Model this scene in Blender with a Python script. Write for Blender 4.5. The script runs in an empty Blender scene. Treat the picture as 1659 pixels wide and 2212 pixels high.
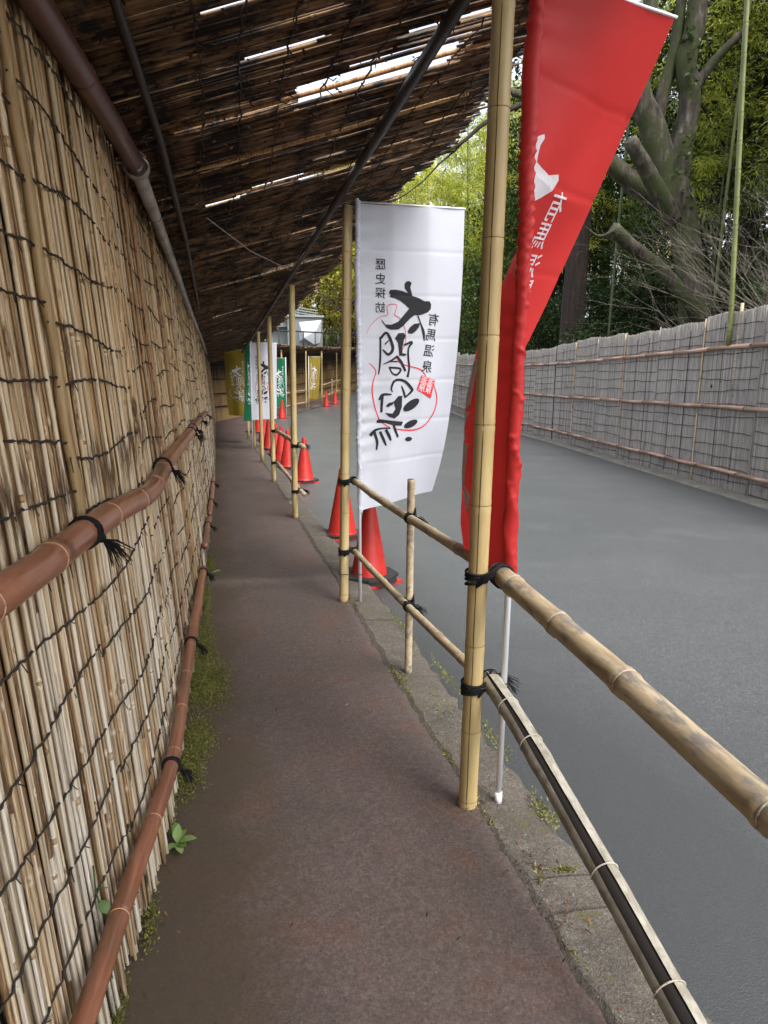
import bpy, bmesh, math, random
import numpy as np
from mathutils import Vector, Matrix, Euler
from mathutils.geometry import tessellate_polygon

R = random.Random(11)
SC = bpy.context.scene
COL = SC.collection
rad = math.radians

# ---------------------------------------------------------------- camera, sky, sun, exposure
cam = bpy.data.cameras.new('camera')
cam.sensor_fit = 'VERTICAL'; cam.sensor_height = 36.0
cam.lens = 36.0 * 1450 / 2212
cam.clip_start = 0.05; cam.clip_end = 1500
camo = bpy.data.objects.new('camera', cam)
camo.matrix_world = (Matrix.Translation((0, 0, 1.5)) @ Matrix.Rotation(rad(-14.2), 4, 'Z')
                     @ Matrix.Rotation(rad(90 - 10.8), 4, 'X') @ Matrix.Rotation(rad(0.7), 4, 'Z'))
COL.objects.link(camo); SC.camera = camo

SUN_EL, SUN_AZ = 57.0, 158.0          # azimuth clockwise from +Y
world = bpy.data.worlds.new('World'); SC.world = world; world.use_nodes = True
wt = world.node_tree
sky = wt.nodes.new('ShaderNodeTexSky'); sky.sky_type = 'NISHITA'; sky.sun_disc = False
sky.sun_elevation = rad(SUN_EL); sky.sun_rotation = rad(SUN_AZ)
sky.dust_density = 3.5; sky.air_density = 1.0; sky.ozone_density = 1.0
bg = wt.nodes['Background']; bg.inputs['Strength'].default_value = 0.15
cloudy = wt.nodes.new('ShaderNodeHueSaturation'); cloudy.inputs['Saturation'].default_value = .38      # thin overcast: a paler sky all round
wt.links.new(sky.outputs[0], cloudy.inputs['Color']); wt.links.new(cloudy.outputs[0], bg.inputs[0])
sun = bpy.data.lights.new('sun', 'SUN'); sun.energy = 1.15; sun.angle = rad(36); sun.color = (1.0, .965, .90)
suno = bpy.data.objects.new('sun', sun); COL.objects.link(suno)
sd = Vector((math.sin(rad(SUN_AZ)) * math.cos(rad(SUN_EL)), math.cos(rad(SUN_AZ)) * math.cos(rad(SUN_EL)), math.sin(rad(SUN_EL))))
suno.rotation_euler = sd.to_track_quat('Z', 'Y').to_euler()
suno.location = (20, -10, 40)
vs = SC.view_settings
vs.view_transform = 'Standard'; vs.look = 'None'; vs.gamma = 1.0; vs.use_curve_mapping = False
vs.exposure = 1.72

def lerp_table(t, tab):
    if t <= tab[0][0]: return tab[0][1]
    for (a, x), (b, y) in zip(tab, tab[1:]):
        if t <= b:
            return x + (y - x) * (t - a) / (b - a)
    return tab[-1][1]

RED_DIR = [(0.86, 3.6), (1.0, 0.9), (1.2, 2.8), (1.4, 14.6), (1.6, 25.5), (1.8, 35.2), (2.1, 48.5), (2.4, 62.7), (2.68, 79.1)]
RED_LEN = [(0.86, .42), (1.2, .42), (1.4, .43), (1.6, .45), (1.8, .48), (2.1, .52), (2.4, .54), (2.68, .55)]
RED_BELLY = [(0.86, .12), (1.2, .21), (1.45, .30), (1.7, .31), (1.9, .20), (2.15, .05), (2.68, .0)]
def crease(b):
    return sum(.0022 * math.exp(-((b - c) / .006) ** 2) for c in (.14, .28, .42, .56, .70, .84))
def red_cloth(a, b):
    z = 2.68 - b * 1.82
    th = math.radians(lerp_table(z, RED_DIR)); d = lerp_table(z, RED_LEN); m = lerp_table(z, RED_BELLY)
    sx, sy = math.sin(th), math.cos(th)
    bow = 2 * a * (1 - a) * m
    wob = .006 * math.sin(9 * a + 7 * b) * min(1, a * 4) + .007 * math.exp(-a * 9) * math.sin(70 * b + 9 * math.sin(11 * b) + 6 * a) + .004 * math.sin(14 * (a + 1.3 * b) + 2 * math.sin(5 * b)) * b + crease(b)
    x = .958 + sx * d * a - sy * (bow + wob)
    y = 2.04 + sy * d * a + sx * (bow + wob)
    z += -.02 * a * b + .008 * math.sin(6.3 * a) * b
    return (x, y, z)
def white_cloth(a, b):
    th = math.radians(92 - 30 * b * b)
    sx, sy = math.sin(th), math.cos(th)
    w = .71
    px = .905 + .03 * b
    wob = .012 * math.sin(7.5 * a + 2 * b) * min(1, a * 5) * (.3 + b) + .007 * abs(math.sin(9.42 * a)) + .008 * math.exp(-a * 10) * math.sin(64 * b + 8 * math.sin(9 * b) + 5 * a) + .006 * b * math.sin(9 * a - 13 * b) * a + crease(b)
    z = 2.605 - b * 1.955 + a * (.012 + .055 * b * b)
    return (px + sx * w * a - sy * wob, 4.38 + sy * w * a + sx * wob, z)

ART = {'W':{'red_stroke':[[[0.0853,0.404,0.0035],[0.1189,0.381,0.0041],[0.1663,0.3617,0.0048],[0.2219,0.3473,0.0055],[0.287,0.341,0.0062],[0.2828,0.3125,0.0062],[0.3709,0.3106,0.0062],[0.3517,0.3416,0.0069],[0.397,0.352,0.0069],[0.4458,0.3807,0.0062],[0.4623,0.4097,0.0062],[0.4591,0.4358,0.0062],[0.4314,0.4555,0.0069],[0.3984,0.4783,0.0083],[0.3948,0.4947,0.0083],[0.4452,0.505,0.0097],[0.5157,0.5121,0.0111],[0.6072,0.5211,0.0124],[0.6501,0.5316,0.0124],[0.6875,0.548,0.0069]],[[0.7852,0.5796,0.0097],[0.8251,0.6119,0.0124],[0.8366,0.6443,0.0124],[0.8114,0.6837,0.0152],[0.7324,0.7216,0.0152],[0.6183,0.7364,0.0152],[0.5025,0.7344,0.0152],[0.3984,0.7276,0.0111]],[[0.1098,0.4971,0.0041],[0.1605,0.5129,0.0097],[0.1824,0.5295,0.0111],[0.1567,0.5588,0.0111],[0.1466,0.5852,0.0138],[0.162,0.6286,0.0124],[0.1936,0.6663,0.0111],[0.2354,0.6978,0.0111],[0.3265,0.7197,0.0083]]],'seal':[[0.6366,0.5433],[0.7944,0.5622],[0.7609,0.6267],[0.5947,0.5926]],'hist':[[0.2213,0.1819],[0.219,0.2273],[0.2195,0.2718],[0.2173,0.3179]],'arima':[[0.7329,0.3553],[0.7172,0.4067],[0.7022,0.4593],[0.6901,0.5132]],'chars':[[[[[0.302,0.2669],[0.3109,0.2622],[0.3567,0.2611],[0.4225,0.2646],[0.4792,0.272],[0.4458,0.2564],[0.4421,0.2424],[0.4588,0.2344],[0.4867,0.2326],[0.5102,0.2387],[0.4989,0.2529],[0.5198,0.2795],[0.5834,0.2871],[0.6358,0.2965],[0.6836,0.2961],[0.7021,0.3055],[0.7003,0.3215],[0.6728,0.3315],[0.6156,0.3398],[0.573,0.3432],[0.5492,0.3411],[0.5113,0.3499],[0.4737,0.3628],[0.4363,0.3775],[0.3887,0.3889],[0.3223,0.3899],[0.2816,0.384],[0.2451,0.3679],[0.2222,0.353],[0.2679,0.3728],[0.3223,0.3738],[0.3877,0.3632],[0.4395,0.3421],[0.4906,0.3211],[0.4474,0.307],[0.3951,0.2947],[0.3479,0.2882],[0.3116,0.2856],[0.303,0.2824],[0.3171,0.2769],[0.297,0.2732]],[[0.4805,0.3935],[0.5035,0.3805],[0.5415,0.3707],[0.5991,0.3674],[0.5906,0.3804],[0.5624,0.3934],[0.5247,0.4032],[0.4858,0.4016]]],[[[0.5761,0.3448,0.009],[0.607,0.3706,0.0097],[0.6366,0.3998,0.018],[0.6471,0.4261,0.0083]]]],[[[[0.3571,0.4178],[0.3892,0.4017],[0.4421,0.4001],[0.4623,0.4097],[0.444,0.426],[0.4328,0.4489],[0.4321,0.4669],[0.4765,0.4704],[0.4624,0.4769],[0.4031,0.4751],[0.3974,0.4587],[0.3861,0.4325]]],[[[0.2197,0.4191,0.0166],[0.2824,0.4007,0.0166],[0.3384,0.4487,0.0194],[0.3,0.4706,0.0166],[0.2445,0.4548,0.0097]],[[0.2218,0.4127,0.0138],[0.2239,0.4482,0.0124],[0.2215,0.497,0.0138],[0.2091,0.537,0.0083]],[[0.2635,0.438,0.0097],[0.2991,0.4252,0.0083]],[[0.4447,0.4408,0.0111],[0.5251,0.431,0.0166],[0.4917,0.4524,0.0124],[0.4955,0.4887,0.0138],[0.5058,0.5154,0.0138],[0.4938,0.5482,0.0166]],[[0.2524,0.5031,0.0055],[0.3176,0.4928,0.0111],[0.3886,0.4767,0.0152]],[[0.3791,0.4783,0.0166],[0.4247,0.4983,0.0194],[0.4694,0.5279,0.0152]],[[0.3176,0.4943,0.0083],[0.3872,0.4954,0.0097]],[[0.3051,0.514,0.0124],[0.4186,0.5198,0.0138],[0.3834,0.5394,0.0138],[0.3362,0.5324,0.0097],[0.3096,0.5141,0.0097]]]],[[],[[[0.3479,0.5984,0.0055],[0.3322,0.5875,0.0111],[0.351,0.5643,0.0166],[0.4008,0.5564,0.0166],[0.4725,0.5638,0.0194],[0.5367,0.5867,0.0207],[0.5437,0.5971,0.018],[0.4747,0.6194,0.0097]],[[0.4771,0.6175,0.0152],[0.4612,0.5994,0.0152],[0.4345,0.577,0.0083]]]],[[[[0.2839,0.6442],[0.3067,0.6344],[0.3659,0.6302],[0.3462,0.6418],[0.3028,0.6486]],[[0.3555,0.6318],[0.4057,0.6121],[0.4451,0.612],[0.4479,0.6507],[0.4225,0.6778],[0.3721,0.6897],[0.3143,0.6822],[0.273,0.6677],[0.3487,0.672],[0.3792,0.6562]],[[0.1916,0.6951],[0.2141,0.6877],[0.3112,0.6941],[0.4721,0.7035],[0.4532,0.7171],[0.3744,0.7148],[0.2829,0.7038],[0.2021,0.7012]],[[0.6281,0.627],[0.633,0.6342],[0.6213,0.6437],[0.595,0.6537],[0.5592,0.6619],[0.5203,0.6669],[0.4877,0.6677],[0.4669,0.6641],[0.4623,0.6569],[0.4754,0.6476],[0.5021,0.6377],[0.5377,0.6295],[0.5753,0.6244],[0.6078,0.6234]],[[0.6338,0.7034],[0.6343,0.7093],[0.6213,0.716],[0.5961,0.7224],[0.5632,0.7268],[0.5296,0.7288],[0.5016,0.7276],[0.4848,0.7238],[0.4843,0.718],[0.4984,0.7114],[0.525,0.7054],[0.5588,0.7008],[0.5914,0.6986],[0.618,0.6996]],[[0.592,0.7682],[0.5907,0.7718],[0.5815,0.775],[0.5652,0.7767],[0.5462,0.7767],[0.5277,0.7751],[0.5137,0.7723],[0.5047,0.7679],[0.5082,0.7649],[0.518,0.762],[0.5333,0.7602],[0.5517,0.7602],[0.5708,0.7616],[0.5848,0.7645]]],[[[0.2159,0.6228,0.0138],[0.2505,0.6058,0.018],[0.335,0.6057,0.0097]],[[0.2472,0.6099,0.018],[0.2427,0.6367,0.018],[0.2399,0.6654,0.0166]],[[0.3632,0.7109,0.018],[0.3882,0.7326,0.018],[0.4211,0.7566,0.0152]],[[0.1322,0.7429,0.0277],[0.1758,0.727,0.018],[0.2441,0.7212,0.0111],[0.3315,0.7222,0.0097]],[[0.1712,0.7303,0.0207],[0.2027,0.7654,0.0194],[0.1992,0.7958,0.0111]],[[0.2305,0.7316,0.018],[0.2663,0.7605,0.0194],[0.2938,0.7828,0.0111]],[[0.2864,0.7263,0.018],[0.3194,0.748,0.0207],[0.3401,0.7667,0.0124]]]]]},'R':{'fill':[[[0.1885,0.2222],[0.1982,0.2279],[0.1598,0.2418],[0.1462,0.2593],[0.1455,0.2695],[0.2284,0.2742],[0.3294,0.2772],[0.4795,0.2646],[0.5098,0.2718],[0.4614,0.293],[0.3194,0.3148],[0.1776,0.332],[0.122,0.353],[0.128,0.4],[0.132,0.44],[0.112,0.462],[0.09,0.455],[0.085,0.36],[0.05,0.352],[0.0,0.34],[-0.01,0.29],[0.0249,0.274],[0.0283,0.2574],[0.072,0.2402],[0.1317,0.2289]],[[0.8656,0.5081],[0.9145,0.5132],[0.9235,0.5285],[0.9409,0.5448],[0.9994,0.5877],[0.9872,0.5853],[0.9022,0.5286],[0.8932,0.5158]]],'chars':[[0.6171,0.3084],[0.6321,0.3583],[0.7,0.4091],[0.7549,0.4512]],'left':[[(0.3,0.6),(0.66,0.6),(0.64,0.65),(0.5,0.7),(0.34,0.685)],[(0.34,0.7),(0.62,0.695),(0.62,0.74),(0.42,0.75),(0.5,0.725)],[(0.38,0.76),(0.64,0.75),(0.66,0.785),(0.55,0.79),(0.66,0.84),(0.5,0.85),(0.42,0.79)],[(0.38,0.86),(0.5,0.83),(0.56,0.87),(0.46,0.9)]]}}

# ---------------------------------------------------------------- materials
def nt_new(name):
    m = bpy.data.materials.new(name); m.use_nodes = True
    return m, m.node_tree, m.node_tree.nodes['Principled BSDF']
def N(t, kind, **kw):
    n = t.nodes.new(kind)
    for k, v in kw.items(): setattr(n, k, v)
    return n
def ramp(t, fac, stops, interp='LINEAR'):
    r = N(t, 'ShaderNodeValToRGB'); cr = r.color_ramp; cr.interpolation = interp
    while len(cr.elements) < len(stops): cr.elements.new(.5)
    for e, (p, c) in zip(cr.elements, stops):
        e.position = p; e.color = (*c, 1) if len(c) == 3 else c
    t.links.new(fac, r.inputs[0]); return r.outputs[0]
def math_(t, op, a, b=None, clamp=False):
    n = N(t, 'ShaderNodeMath', operation=op); n.use_clamp = clamp
    for i, x in enumerate((a, b)):
        if x is None: continue
        if isinstance(x, (int, float)): n.inputs[i].default_value = x
        else: t.links.new(x, n.inputs[i])
    return n.outputs[0]
def mix(t, fac, a, b):
    n = N(t, 'ShaderNodeMix', data_type='RGBA')
    for i, x in ((0, fac), (6, a), (7, b)):
        if isinstance(x, (int, float)): n.inputs[i].default_value = x
        elif isinstance(x, tuple): n.inputs[i].default_value = (*x, 1)
        else: t.links.new(x, n.inputs[i])
    return n.outputs[2]
def coords(t, scale, world_space=False):
    if world_space: o = N(t, 'ShaderNodeNewGeometry').outputs['Position']
    else: o = N(t, 'ShaderNodeTexCoord').outputs['Object']
    mp = N(t, 'ShaderNodeMapping'); mp.inputs['Scale'].default_value = scale
    t.links.new(o, mp.inputs[0]); return mp
def noise(t, mp, scale, detail=5, rough=.6):
    n = N(t, 'ShaderNodeTexNoise'); n.inputs['Scale'].default_value = scale
    n.inputs['Detail'].default_value = detail; n.inputs['Roughness'].default_value = rough
    t.links.new(mp.outputs[0], n.inputs[0]); return n.outputs[0]
def tint_value(t):
    a = N(t, 'ShaderNodeAttribute', attribute_name='tint')
    o = N(t, 'ShaderNodeObjectInfo')
    return math_(t, 'FRACT', math_(t, 'ADD', a.outputs['Fac'], o.outputs['Random']))
def mat(name, stops, grain=(1, 1, 1), gscale=8, gamt=.4, rough=.7, bump=.15, spec=.4, tint=True,
        dirt=None, dscale=3, dthr=(.5, .65), dgrain=None, transl=0, fresh=None, world_space=False, bdist=.004, coat=0):
    m, t, b = nt_new(name)
    mp = coords(t, grain, world_space)
    g = noise(t, mp, gscale)
    gs = math_(t, 'ADD', math_(t, 'MULTIPLY', math_(t, 'SUBTRACT', g, .5), 2.2), .5, True)
    if tint:
        f = math_(t, 'ADD', math_(t, 'MULTIPLY', tint_value(t), 1 - gamt), math_(t, 'MULTIPLY', gs, gamt))
    else: f = gs
    c = ramp(t, f, stops)
    if dirt:
        mp2 = coords(t, dgrain or (1, 1, 1), world_space)
        d = ramp(t, noise(t, mp2, dscale, 6, .65), [(dthr[0], (0, 0, 0)), (dthr[1], (1, 1, 1))])
        c = mix(t, d, c, dirt)
    if fresh:       # cane high on the wall has kept its orange; low down it has weathered grey
        sx = N(t, 'ShaderNodeSeparateXYZ'); t.links.new(N(t, 'ShaderNodeNewGeometry').outputs['Position'], sx.inputs[0])
        mm = N(t, 'ShaderNodeMix', data_type='RGBA', blend_type='MULTIPLY'); t.links.new(c, mm.inputs[6]); mm.inputs[7].default_value = (*fresh, 1)
        t.links.new(ramp(t, math_(t, 'MULTIPLY', math_(t, 'ADD', sx.outputs['Z'], math_(t, 'MULTIPLY', gs, .5)), .4), [(.30, (0, 0, 0)), (.72, (1, 1, 1))]), mm.inputs[0]); c = mm.outputs[2]
    t.links.new(c, b.inputs['Base Color'])
    b.inputs['Roughness'].default_value = rough
    b.inputs['Specular IOR Level'].default_value = spec
    if coat: b.inputs['Coat Weight'].default_value = coat; b.inputs['Coat Roughness'].default_value = .15
    if bump:
        bp = N(t, 'ShaderNodeBump'); bp.inputs['Strength'].default_value = bump; bp.inputs["Distance"].default_value = bdist
        t.links.new(g, bp.inputs['Height']); t.links.new(bp.outputs[0], b.inputs['Normal'])
    if transl:
        tr = N(t, 'ShaderNodeBsdfTranslucent'); t.links.new(c, tr.inputs[0])
        ms = N(t, 'ShaderNodeMixShader'); ms.inputs[0].default_value = transl
        out = t.nodes['Material Output']
        t.links.new(b.outputs[0], ms.inputs[1]); t.links.new(tr.outputs[0], ms.inputs[2]); t.links.new(ms.outputs[0], out.inputs[0])
    return m
def flat(name, col, rough=.6, spec=.4, var=.12, **kw):
    lo = tuple(x * (1 - var) for x in col); hi = tuple(min(1, x * (1 + var)) for x in col)
    return mat(name, [(0, lo), (1, hi)], tint=False, rough=rough, spec=spec, **kw)

def pavement(name, c1, c2, c3, big, speck, specks_col, rough, bump, spots=None, grit=260, rvar=.0, spec=.5, crust=None, near_dark=False, walk=False):
    """asphalt or concrete: two broad tones, blotches of a third, aggregate specks, optional lichen spots"""
    m, t, b = nt_new(name)
    mp = coords(t, (1, 1, 1), True)
    n1 = noise(t, mp, big, 4, .55)
    c = mix(t, ramp(t, n1, [(.36, (0, 0, 0)), (.64, (1, 1, 1))]), c1, c2)
    n2 = noise(t, mp, big * 2.7, 8, .7)
    c = mix(t, ramp(t, n2, [(.52, (0, 0, 0)), (.70, (.85, .85, .85))]), c, c3)
    g = noise(t, mp, grit, 3, .7)
    c = mix(t, math_(t, 'MULTIPLY', ramp(t, g, [(.30, (1, 1, 1)), (.5, (0, 0, 0))]), .55), c, tuple(x * .35 for x in c1))
    v = N(t, 'ShaderNodeTexVoronoi'); v.inputs['Scale'].default_value = grit * 1.9; t.links.new(mp.outputs[0], v.inputs[0])
    bw = N(t, 'ShaderNodeRGBToBW'); t.links.new(v.outputs['Color'], bw.inputs[0])
    sp = ramp(t, bw.outputs[0], [(1 - speck - .02, (0, 0, 0)), (1 - speck, (1, 1, 1))])
    c = mix(t, math_(t, 'MULTIPLY', sp, .55), c, specks_col)
    v2 = N(t, 'ShaderNodeTexVoronoi'); v2.inputs['Scale'].default_value = grit * .17; t.links.new(mp.outputs[0], v2.inputs[0])
    b2 = N(t, 'ShaderNodeRGBToBW'); t.links.new(v2.outputs['Color'], b2.inputs[0])
    c = mix(t, math_(t, 'MULTIPLY', math_(t, 'LESS_THAN', v2.outputs['Distance'], math_(t, 'MULTIPLY', math_(t, 'SUBTRACT', b2.outputs[0], .74), .9)), .12), c, tuple(x * 2.1 for x in c1))
    for sc_, lo_, hi_ in ((105, .66, 1.27), (38, .86, 1.13)):      # visible aggregate: light and dark stones
        gn = noise(t, mp, sc_, 3, .8)
        k_ = N(t, 'ShaderNodeMapRange'); t.links.new(gn, k_.inputs[0])
        for i_, x_ in ((1, .36), (2, .64), (3, lo_), (4, hi_)): k_.inputs[i_].default_value = x_
        cm = N(t, 'ShaderNodeVectorMath', operation='SCALE'); t.links.new(c, cm.inputs[0]); t.links.new(k_.outputs[0], cm.inputs['Scale']); c = cm.outputs[0]
    if spots:
        sv = N(t, 'ShaderNodeTexVoronoi'); sv.inputs['Scale'].default_value = spots[0]
        wob = noise(t, mp, 60, 4, .6)
        md = N(t, 'ShaderNodeVectorMath', operation='SCALE'); md.inputs['Scale'].default_value = .06
        cb = N(t, 'ShaderNodeCombineXYZ'); t.links.new(wob, cb.inputs[0]); t.links.new(wob, cb.inputs[1])
        t.links.new(cb.outputs[0], md.inputs[0])
        ad = N(t, 'ShaderNodeVectorMath', operation='ADD'); t.links.new(mp.outputs[0], ad.inputs[0]); t.links.new(md.outputs[0], ad.inputs[1])
        t.links.new(ad.outputs[0], sv.inputs[0])
        sb = N(t, 'ShaderNodeRGBToBW'); t.links.new(sv.outputs['Color'], sb.inputs[0])
        lim = math_(t, 'MULTIPLY', math_(t, 'SUBTRACT', sb.outputs[0], .62), spots[1])
        ms = math_(t, 'GREATER_THAN', lim, sv.outputs['Distance'])
        c = mix(t, math_(t, 'MULTIPLY', ms, .75), c, spots[2])
    if crust:
        n3 = noise(t, mp, crust[1], 9, .75)
        c = mix(t, ramp(t, n3, [(crust[2], (0, 0, 0)), (crust[2] + .06, (.9, .9, .9))]), c, crust[0])
    if walk:        # earth and moss dust trodden in along the wall, and a paler band across the path
        sx = N(t, 'ShaderNodeSeparateXYZ'); t.links.new(N(t, 'ShaderNodeNewGeometry').outputs['Position'], sx.inputs[0])
        n5 = noise(t, mp, 2.2, 7, .7)
        e = math_(t, 'ADD', sx.outputs['X'], math_(t, 'MULTIPLY', math_(t, 'SUBTRACT', n5, .5), .9))
        c = mix(t, ramp(t, e, [(.0, (.75, .75, .75)), (.2, (0, 0, 0))]), c, (.072, .052, .030))
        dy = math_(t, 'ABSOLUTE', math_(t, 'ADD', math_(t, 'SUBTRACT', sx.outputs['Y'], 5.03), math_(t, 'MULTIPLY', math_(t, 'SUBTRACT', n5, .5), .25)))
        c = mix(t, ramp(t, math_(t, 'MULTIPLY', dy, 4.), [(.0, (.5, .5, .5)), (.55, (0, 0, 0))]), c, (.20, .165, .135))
        n6 = noise(t, mp, 14, 8, .75)
        c = mix(t, ramp(t, n6, [(.50, (0, 0, 0)), (.68, (.6, .6, .6))]), c, tuple(x * .55 for x in c1))
    if near_dark:       # road colour darkened towards the near kerb, with a ragged edge
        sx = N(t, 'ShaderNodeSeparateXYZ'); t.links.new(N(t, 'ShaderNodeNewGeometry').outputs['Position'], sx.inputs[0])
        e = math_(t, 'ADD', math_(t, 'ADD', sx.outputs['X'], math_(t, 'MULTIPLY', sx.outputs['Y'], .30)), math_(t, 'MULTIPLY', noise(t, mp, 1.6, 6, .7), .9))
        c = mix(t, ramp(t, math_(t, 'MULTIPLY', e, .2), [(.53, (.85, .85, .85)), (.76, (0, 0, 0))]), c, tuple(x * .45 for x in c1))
    t.links.new(c, b.inputs['Base Color'])
    r = math_(t, 'ADD', math_(t, 'MULTIPLY', math_(t, 'SUBTRACT', n1, .5), rvar), rough)
    t.links.new(r, b.inputs['Roughness']); b.inputs['Specular IOR Level'].default_value = spec
    bp = N(t, 'ShaderNodeBump'); bp.inputs['Strength'].default_value = bump; bp.inputs['Distance'].default_value = .004
    t.links.new(math_(t, 'ADD', g, math_(t, 'MULTIPLY', v.outputs['Distance'], .5)), bp.inputs['Height']); t.links.new(bp.outputs[0], b.inputs['Normal'])
    return m

M = {}
M['reed'] = mat('dry_reed', [(0, (.06, .036, .02)), (.14, (.28, .155, .07)), (.28, (.48, .35, .20)), (.42, (.70, .59, .42)), (.55, (.29, .175, .09)), (.68, (.55, .48, .37)), (.82, (.78, .71, .59)), (1, (.17, .125, .09))],
                grain=(1, 1, .035), gscale=230, gamt=.30, rough=.62, bump=.35, dirt=(.10, .06, .03), dscale=26, dgrain=(1, 1, .25), dthr=(.54, .63), fresh=(1.0, .87, .68))
M['orange_reed'] = mat('orange_bamboo', [(0, (.20, .11, .045)), (.5, (.36, .235, .10)), (1, (.48, .37, .21))], grain=(1, 1, .05), gscale=120, gamt=.7, rough=.5, bump=.1)
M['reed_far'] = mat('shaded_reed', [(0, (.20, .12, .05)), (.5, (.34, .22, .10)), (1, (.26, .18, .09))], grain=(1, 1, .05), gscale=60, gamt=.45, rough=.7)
M['thatch'] = mat('roof_reed', [(0, (.035, .02, .011)), (.3, (.125, .068, .032)), (.55, (.24, .14, .062)), (.8, (.15, .09, .05)), (1, (.36, .24, .13))],
                  grain=(.06, 1, 1), gscale=130, gamt=.5, rough=.7, bump=.35, dirt=(.014, .010, .008), dscale=7, dgrain=(.8, 1, 1), dthr=(.45, .56))
M['backing'] = flat('dark_backing', (.035, .025, .018), .9)
M['rope_dark'] = flat('weathered_rope', (.04, .033, .024), .9, gscale=300, bump=.5)
M['rope_black'] = flat('black_hemp_rope', (.006, .006, .007), .75, gscale=400, bump=.6, spec=.3)
M['yellow_bamboo'] = mat('yellow_bamboo', [(0, (.37, .255, .105)), (.5, (.48, .36, .165)), (1, (.57, .45, .235))], grain=(1, 1, .12), gscale=26, gamt=.75, rough=.42, bump=.05, spec=.45, dirt=(.22, .13, .045), dscale=7, dgrain=(1, 1, .35), dthr=(.6, .8))
M['bamboo_node'] = flat('bamboo_node_ring', (.20, .125, .045), .6)
M['seam'] = flat('dark_seam', (.02, .014, .008), .9)
M['rail_bamboo'] = mat('weathered_bamboo', [(0, (.20, .145, .085)), (.45, (.40, .31, .19)), (1, (.52, .44, .31))], grain=(1, .14, 1), gscale=34, gamt=.8, rough=.55, bump=.12, world_space=True,
                       dirt=(.20, .175, .15), dscale=26, dgrain=(1, .3, 1), dthr=(.50, .62))
M['rail_node'] = flat('pale_node_ring', (.40, .355, .29), .7, gscale=120, var=.4)
M['split_dark'] = flat('split_bamboo_inside', (.012, .009, .007), .9)
M['split_grey'] = mat('silvered_bamboo', [(0, (.20, .18, .145)), (.5, (.33, .305, .25)), (1, (.42, .39, .33))], grain=(1, .2, 1), gscale=60, gamt=.85, rough=.6, bump=.15, world_space=True, dirt=(.20, .18, .13), dscale=18, dthr=(.48, .64))
M['brown_pipe'] = mat('brown_smoked_bamboo', [(0, (.15, .055, .028)), (.5, (.27, .105, .055)), (1, (.38, .17, .095))], grain=(1, .06, 1), gscale=40, gamt=.8, rough=.36, bump=.05, world_space=True, spec=.5, coat=.25,
                      dirt=(.15, .10, .055), dscale=6, dgrain=(1, .22, 1), dthr=(.53, .72))
M['pipe_node'] = flat('tan_node_ring', (.48, .27, .15), .5)
M['gutter'] = flat('brown_gutter_plastic', (.115, .05, .035), .38, spec=.5, gscale=5, var=.25)
M['steel'] = mat('old_steel_tube', [(0, (.16, .145, .12)), (.6, (.42, .39, .34)), (1, (.56, .52, .46))], grain=(1, .3, 1), gscale=16, gamt=.9, rough=.38, bump=.05, world_space=True)
M['dark_pole'] = flat('dark_stained_pole', (.016, .011, .009), .5, spec=.35, gscale=20, var=.4)
M['red_plastic'] = flat('red_cone_plastic', (.40, .024, .018), .42, gscale=14, var=.18, dirt=(.22, .03, .02), dscale=9, dthr=(.60, .80))
M['black_rubber'] = flat('black_rubber', (.02, .02, .022), .65, gscale=60, var=.4)
M['red_cloth'] = mat('red_cloth', [(0, (.56, .026, .024)), (1, (.64, .04, .036))], tint=False, gscale=3, rough=.6, bump=0, spec=.4, transl=.28)
M['red_sleeve'] = mat('red_sleeve', [(0, (.42, .016, .016)), (1, (.50, .026, .024))], tint=False, gscale=3, rough=.6, bump=0, spec=.35, transl=.1)  # darker copy of the banner red: the sleeve's shadow is in the colour
M['white_cloth'] = mat('white_cloth', [(0, (.60, .62, .69)), (1, (.66, .68, .75))], tint=False, gscale=3, rough=.75, bump=0, spec=.2, transl=.35)
M['green_cloth'] = mat('green_cloth', [(0, (.012, .13, .06)), (1, (.018, .17, .08))], tint=False, gscale=3, rough=.7, bump=0, spec=.2, transl=.3)
M['olive_cloth'] = mat('olive_cloth', [(0, (.30, .22, .03)), (1, (.38, .28, .045))], tint=False, gscale=3, rough=.7, bump=0, spec=.2, transl=.35)
M['ink'] = flat('black_print', (.018, .018, .022), .75, spec=.2)
M['red_ink'] = flat('red_print', (.56, .03, .035), .75, spec=.2)
M['white_ink'] = mat('white_print', [(0, (.76, .76, .80)), (1, (.82, .82, .86))], tint=False, rough=.75, bump=0, transl=.3)
M['stitch'] = flat('dark_stitching', (.20, .008, .012), .8)
M['white_pole'] = flat('white_plastic_pole', (.74, .75, .78), .35, spec=.5, var=.04)
M['plastic_black'] = flat('black_plastic', (.008, .008, .009), .4)
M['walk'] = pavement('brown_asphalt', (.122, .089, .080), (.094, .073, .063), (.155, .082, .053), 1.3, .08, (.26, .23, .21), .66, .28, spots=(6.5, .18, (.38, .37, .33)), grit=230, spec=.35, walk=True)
M['road'] = pavement('grey_asphalt', (.084, .089, .091), (.066, .071, .073), (.104, .109, .109), .35, .14, (.26, .27, .27), .36, .5, grit=150, rvar=.3, spec=.6, near_dark=True)
M['kerb'] = pavement('old_concrete', (.115, .10, .083), (.085, .075, .062), (.15, .135, .11), 4.0, .07, (.30, .29, .27), .85, 1.0, grit=110, crust=((.085, .082, .03), 6.5, .575), spec=.3)
M['verge'] = pavement('verge_concrete', (.21, .195, .16), (.15, .14, .11), (.27, .25, .21), 2.0, .04, (.3, .3, .28), .85, .6, grit=150, crust=((.10, .10, .04), 3.5, .60), spec=.3)
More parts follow.
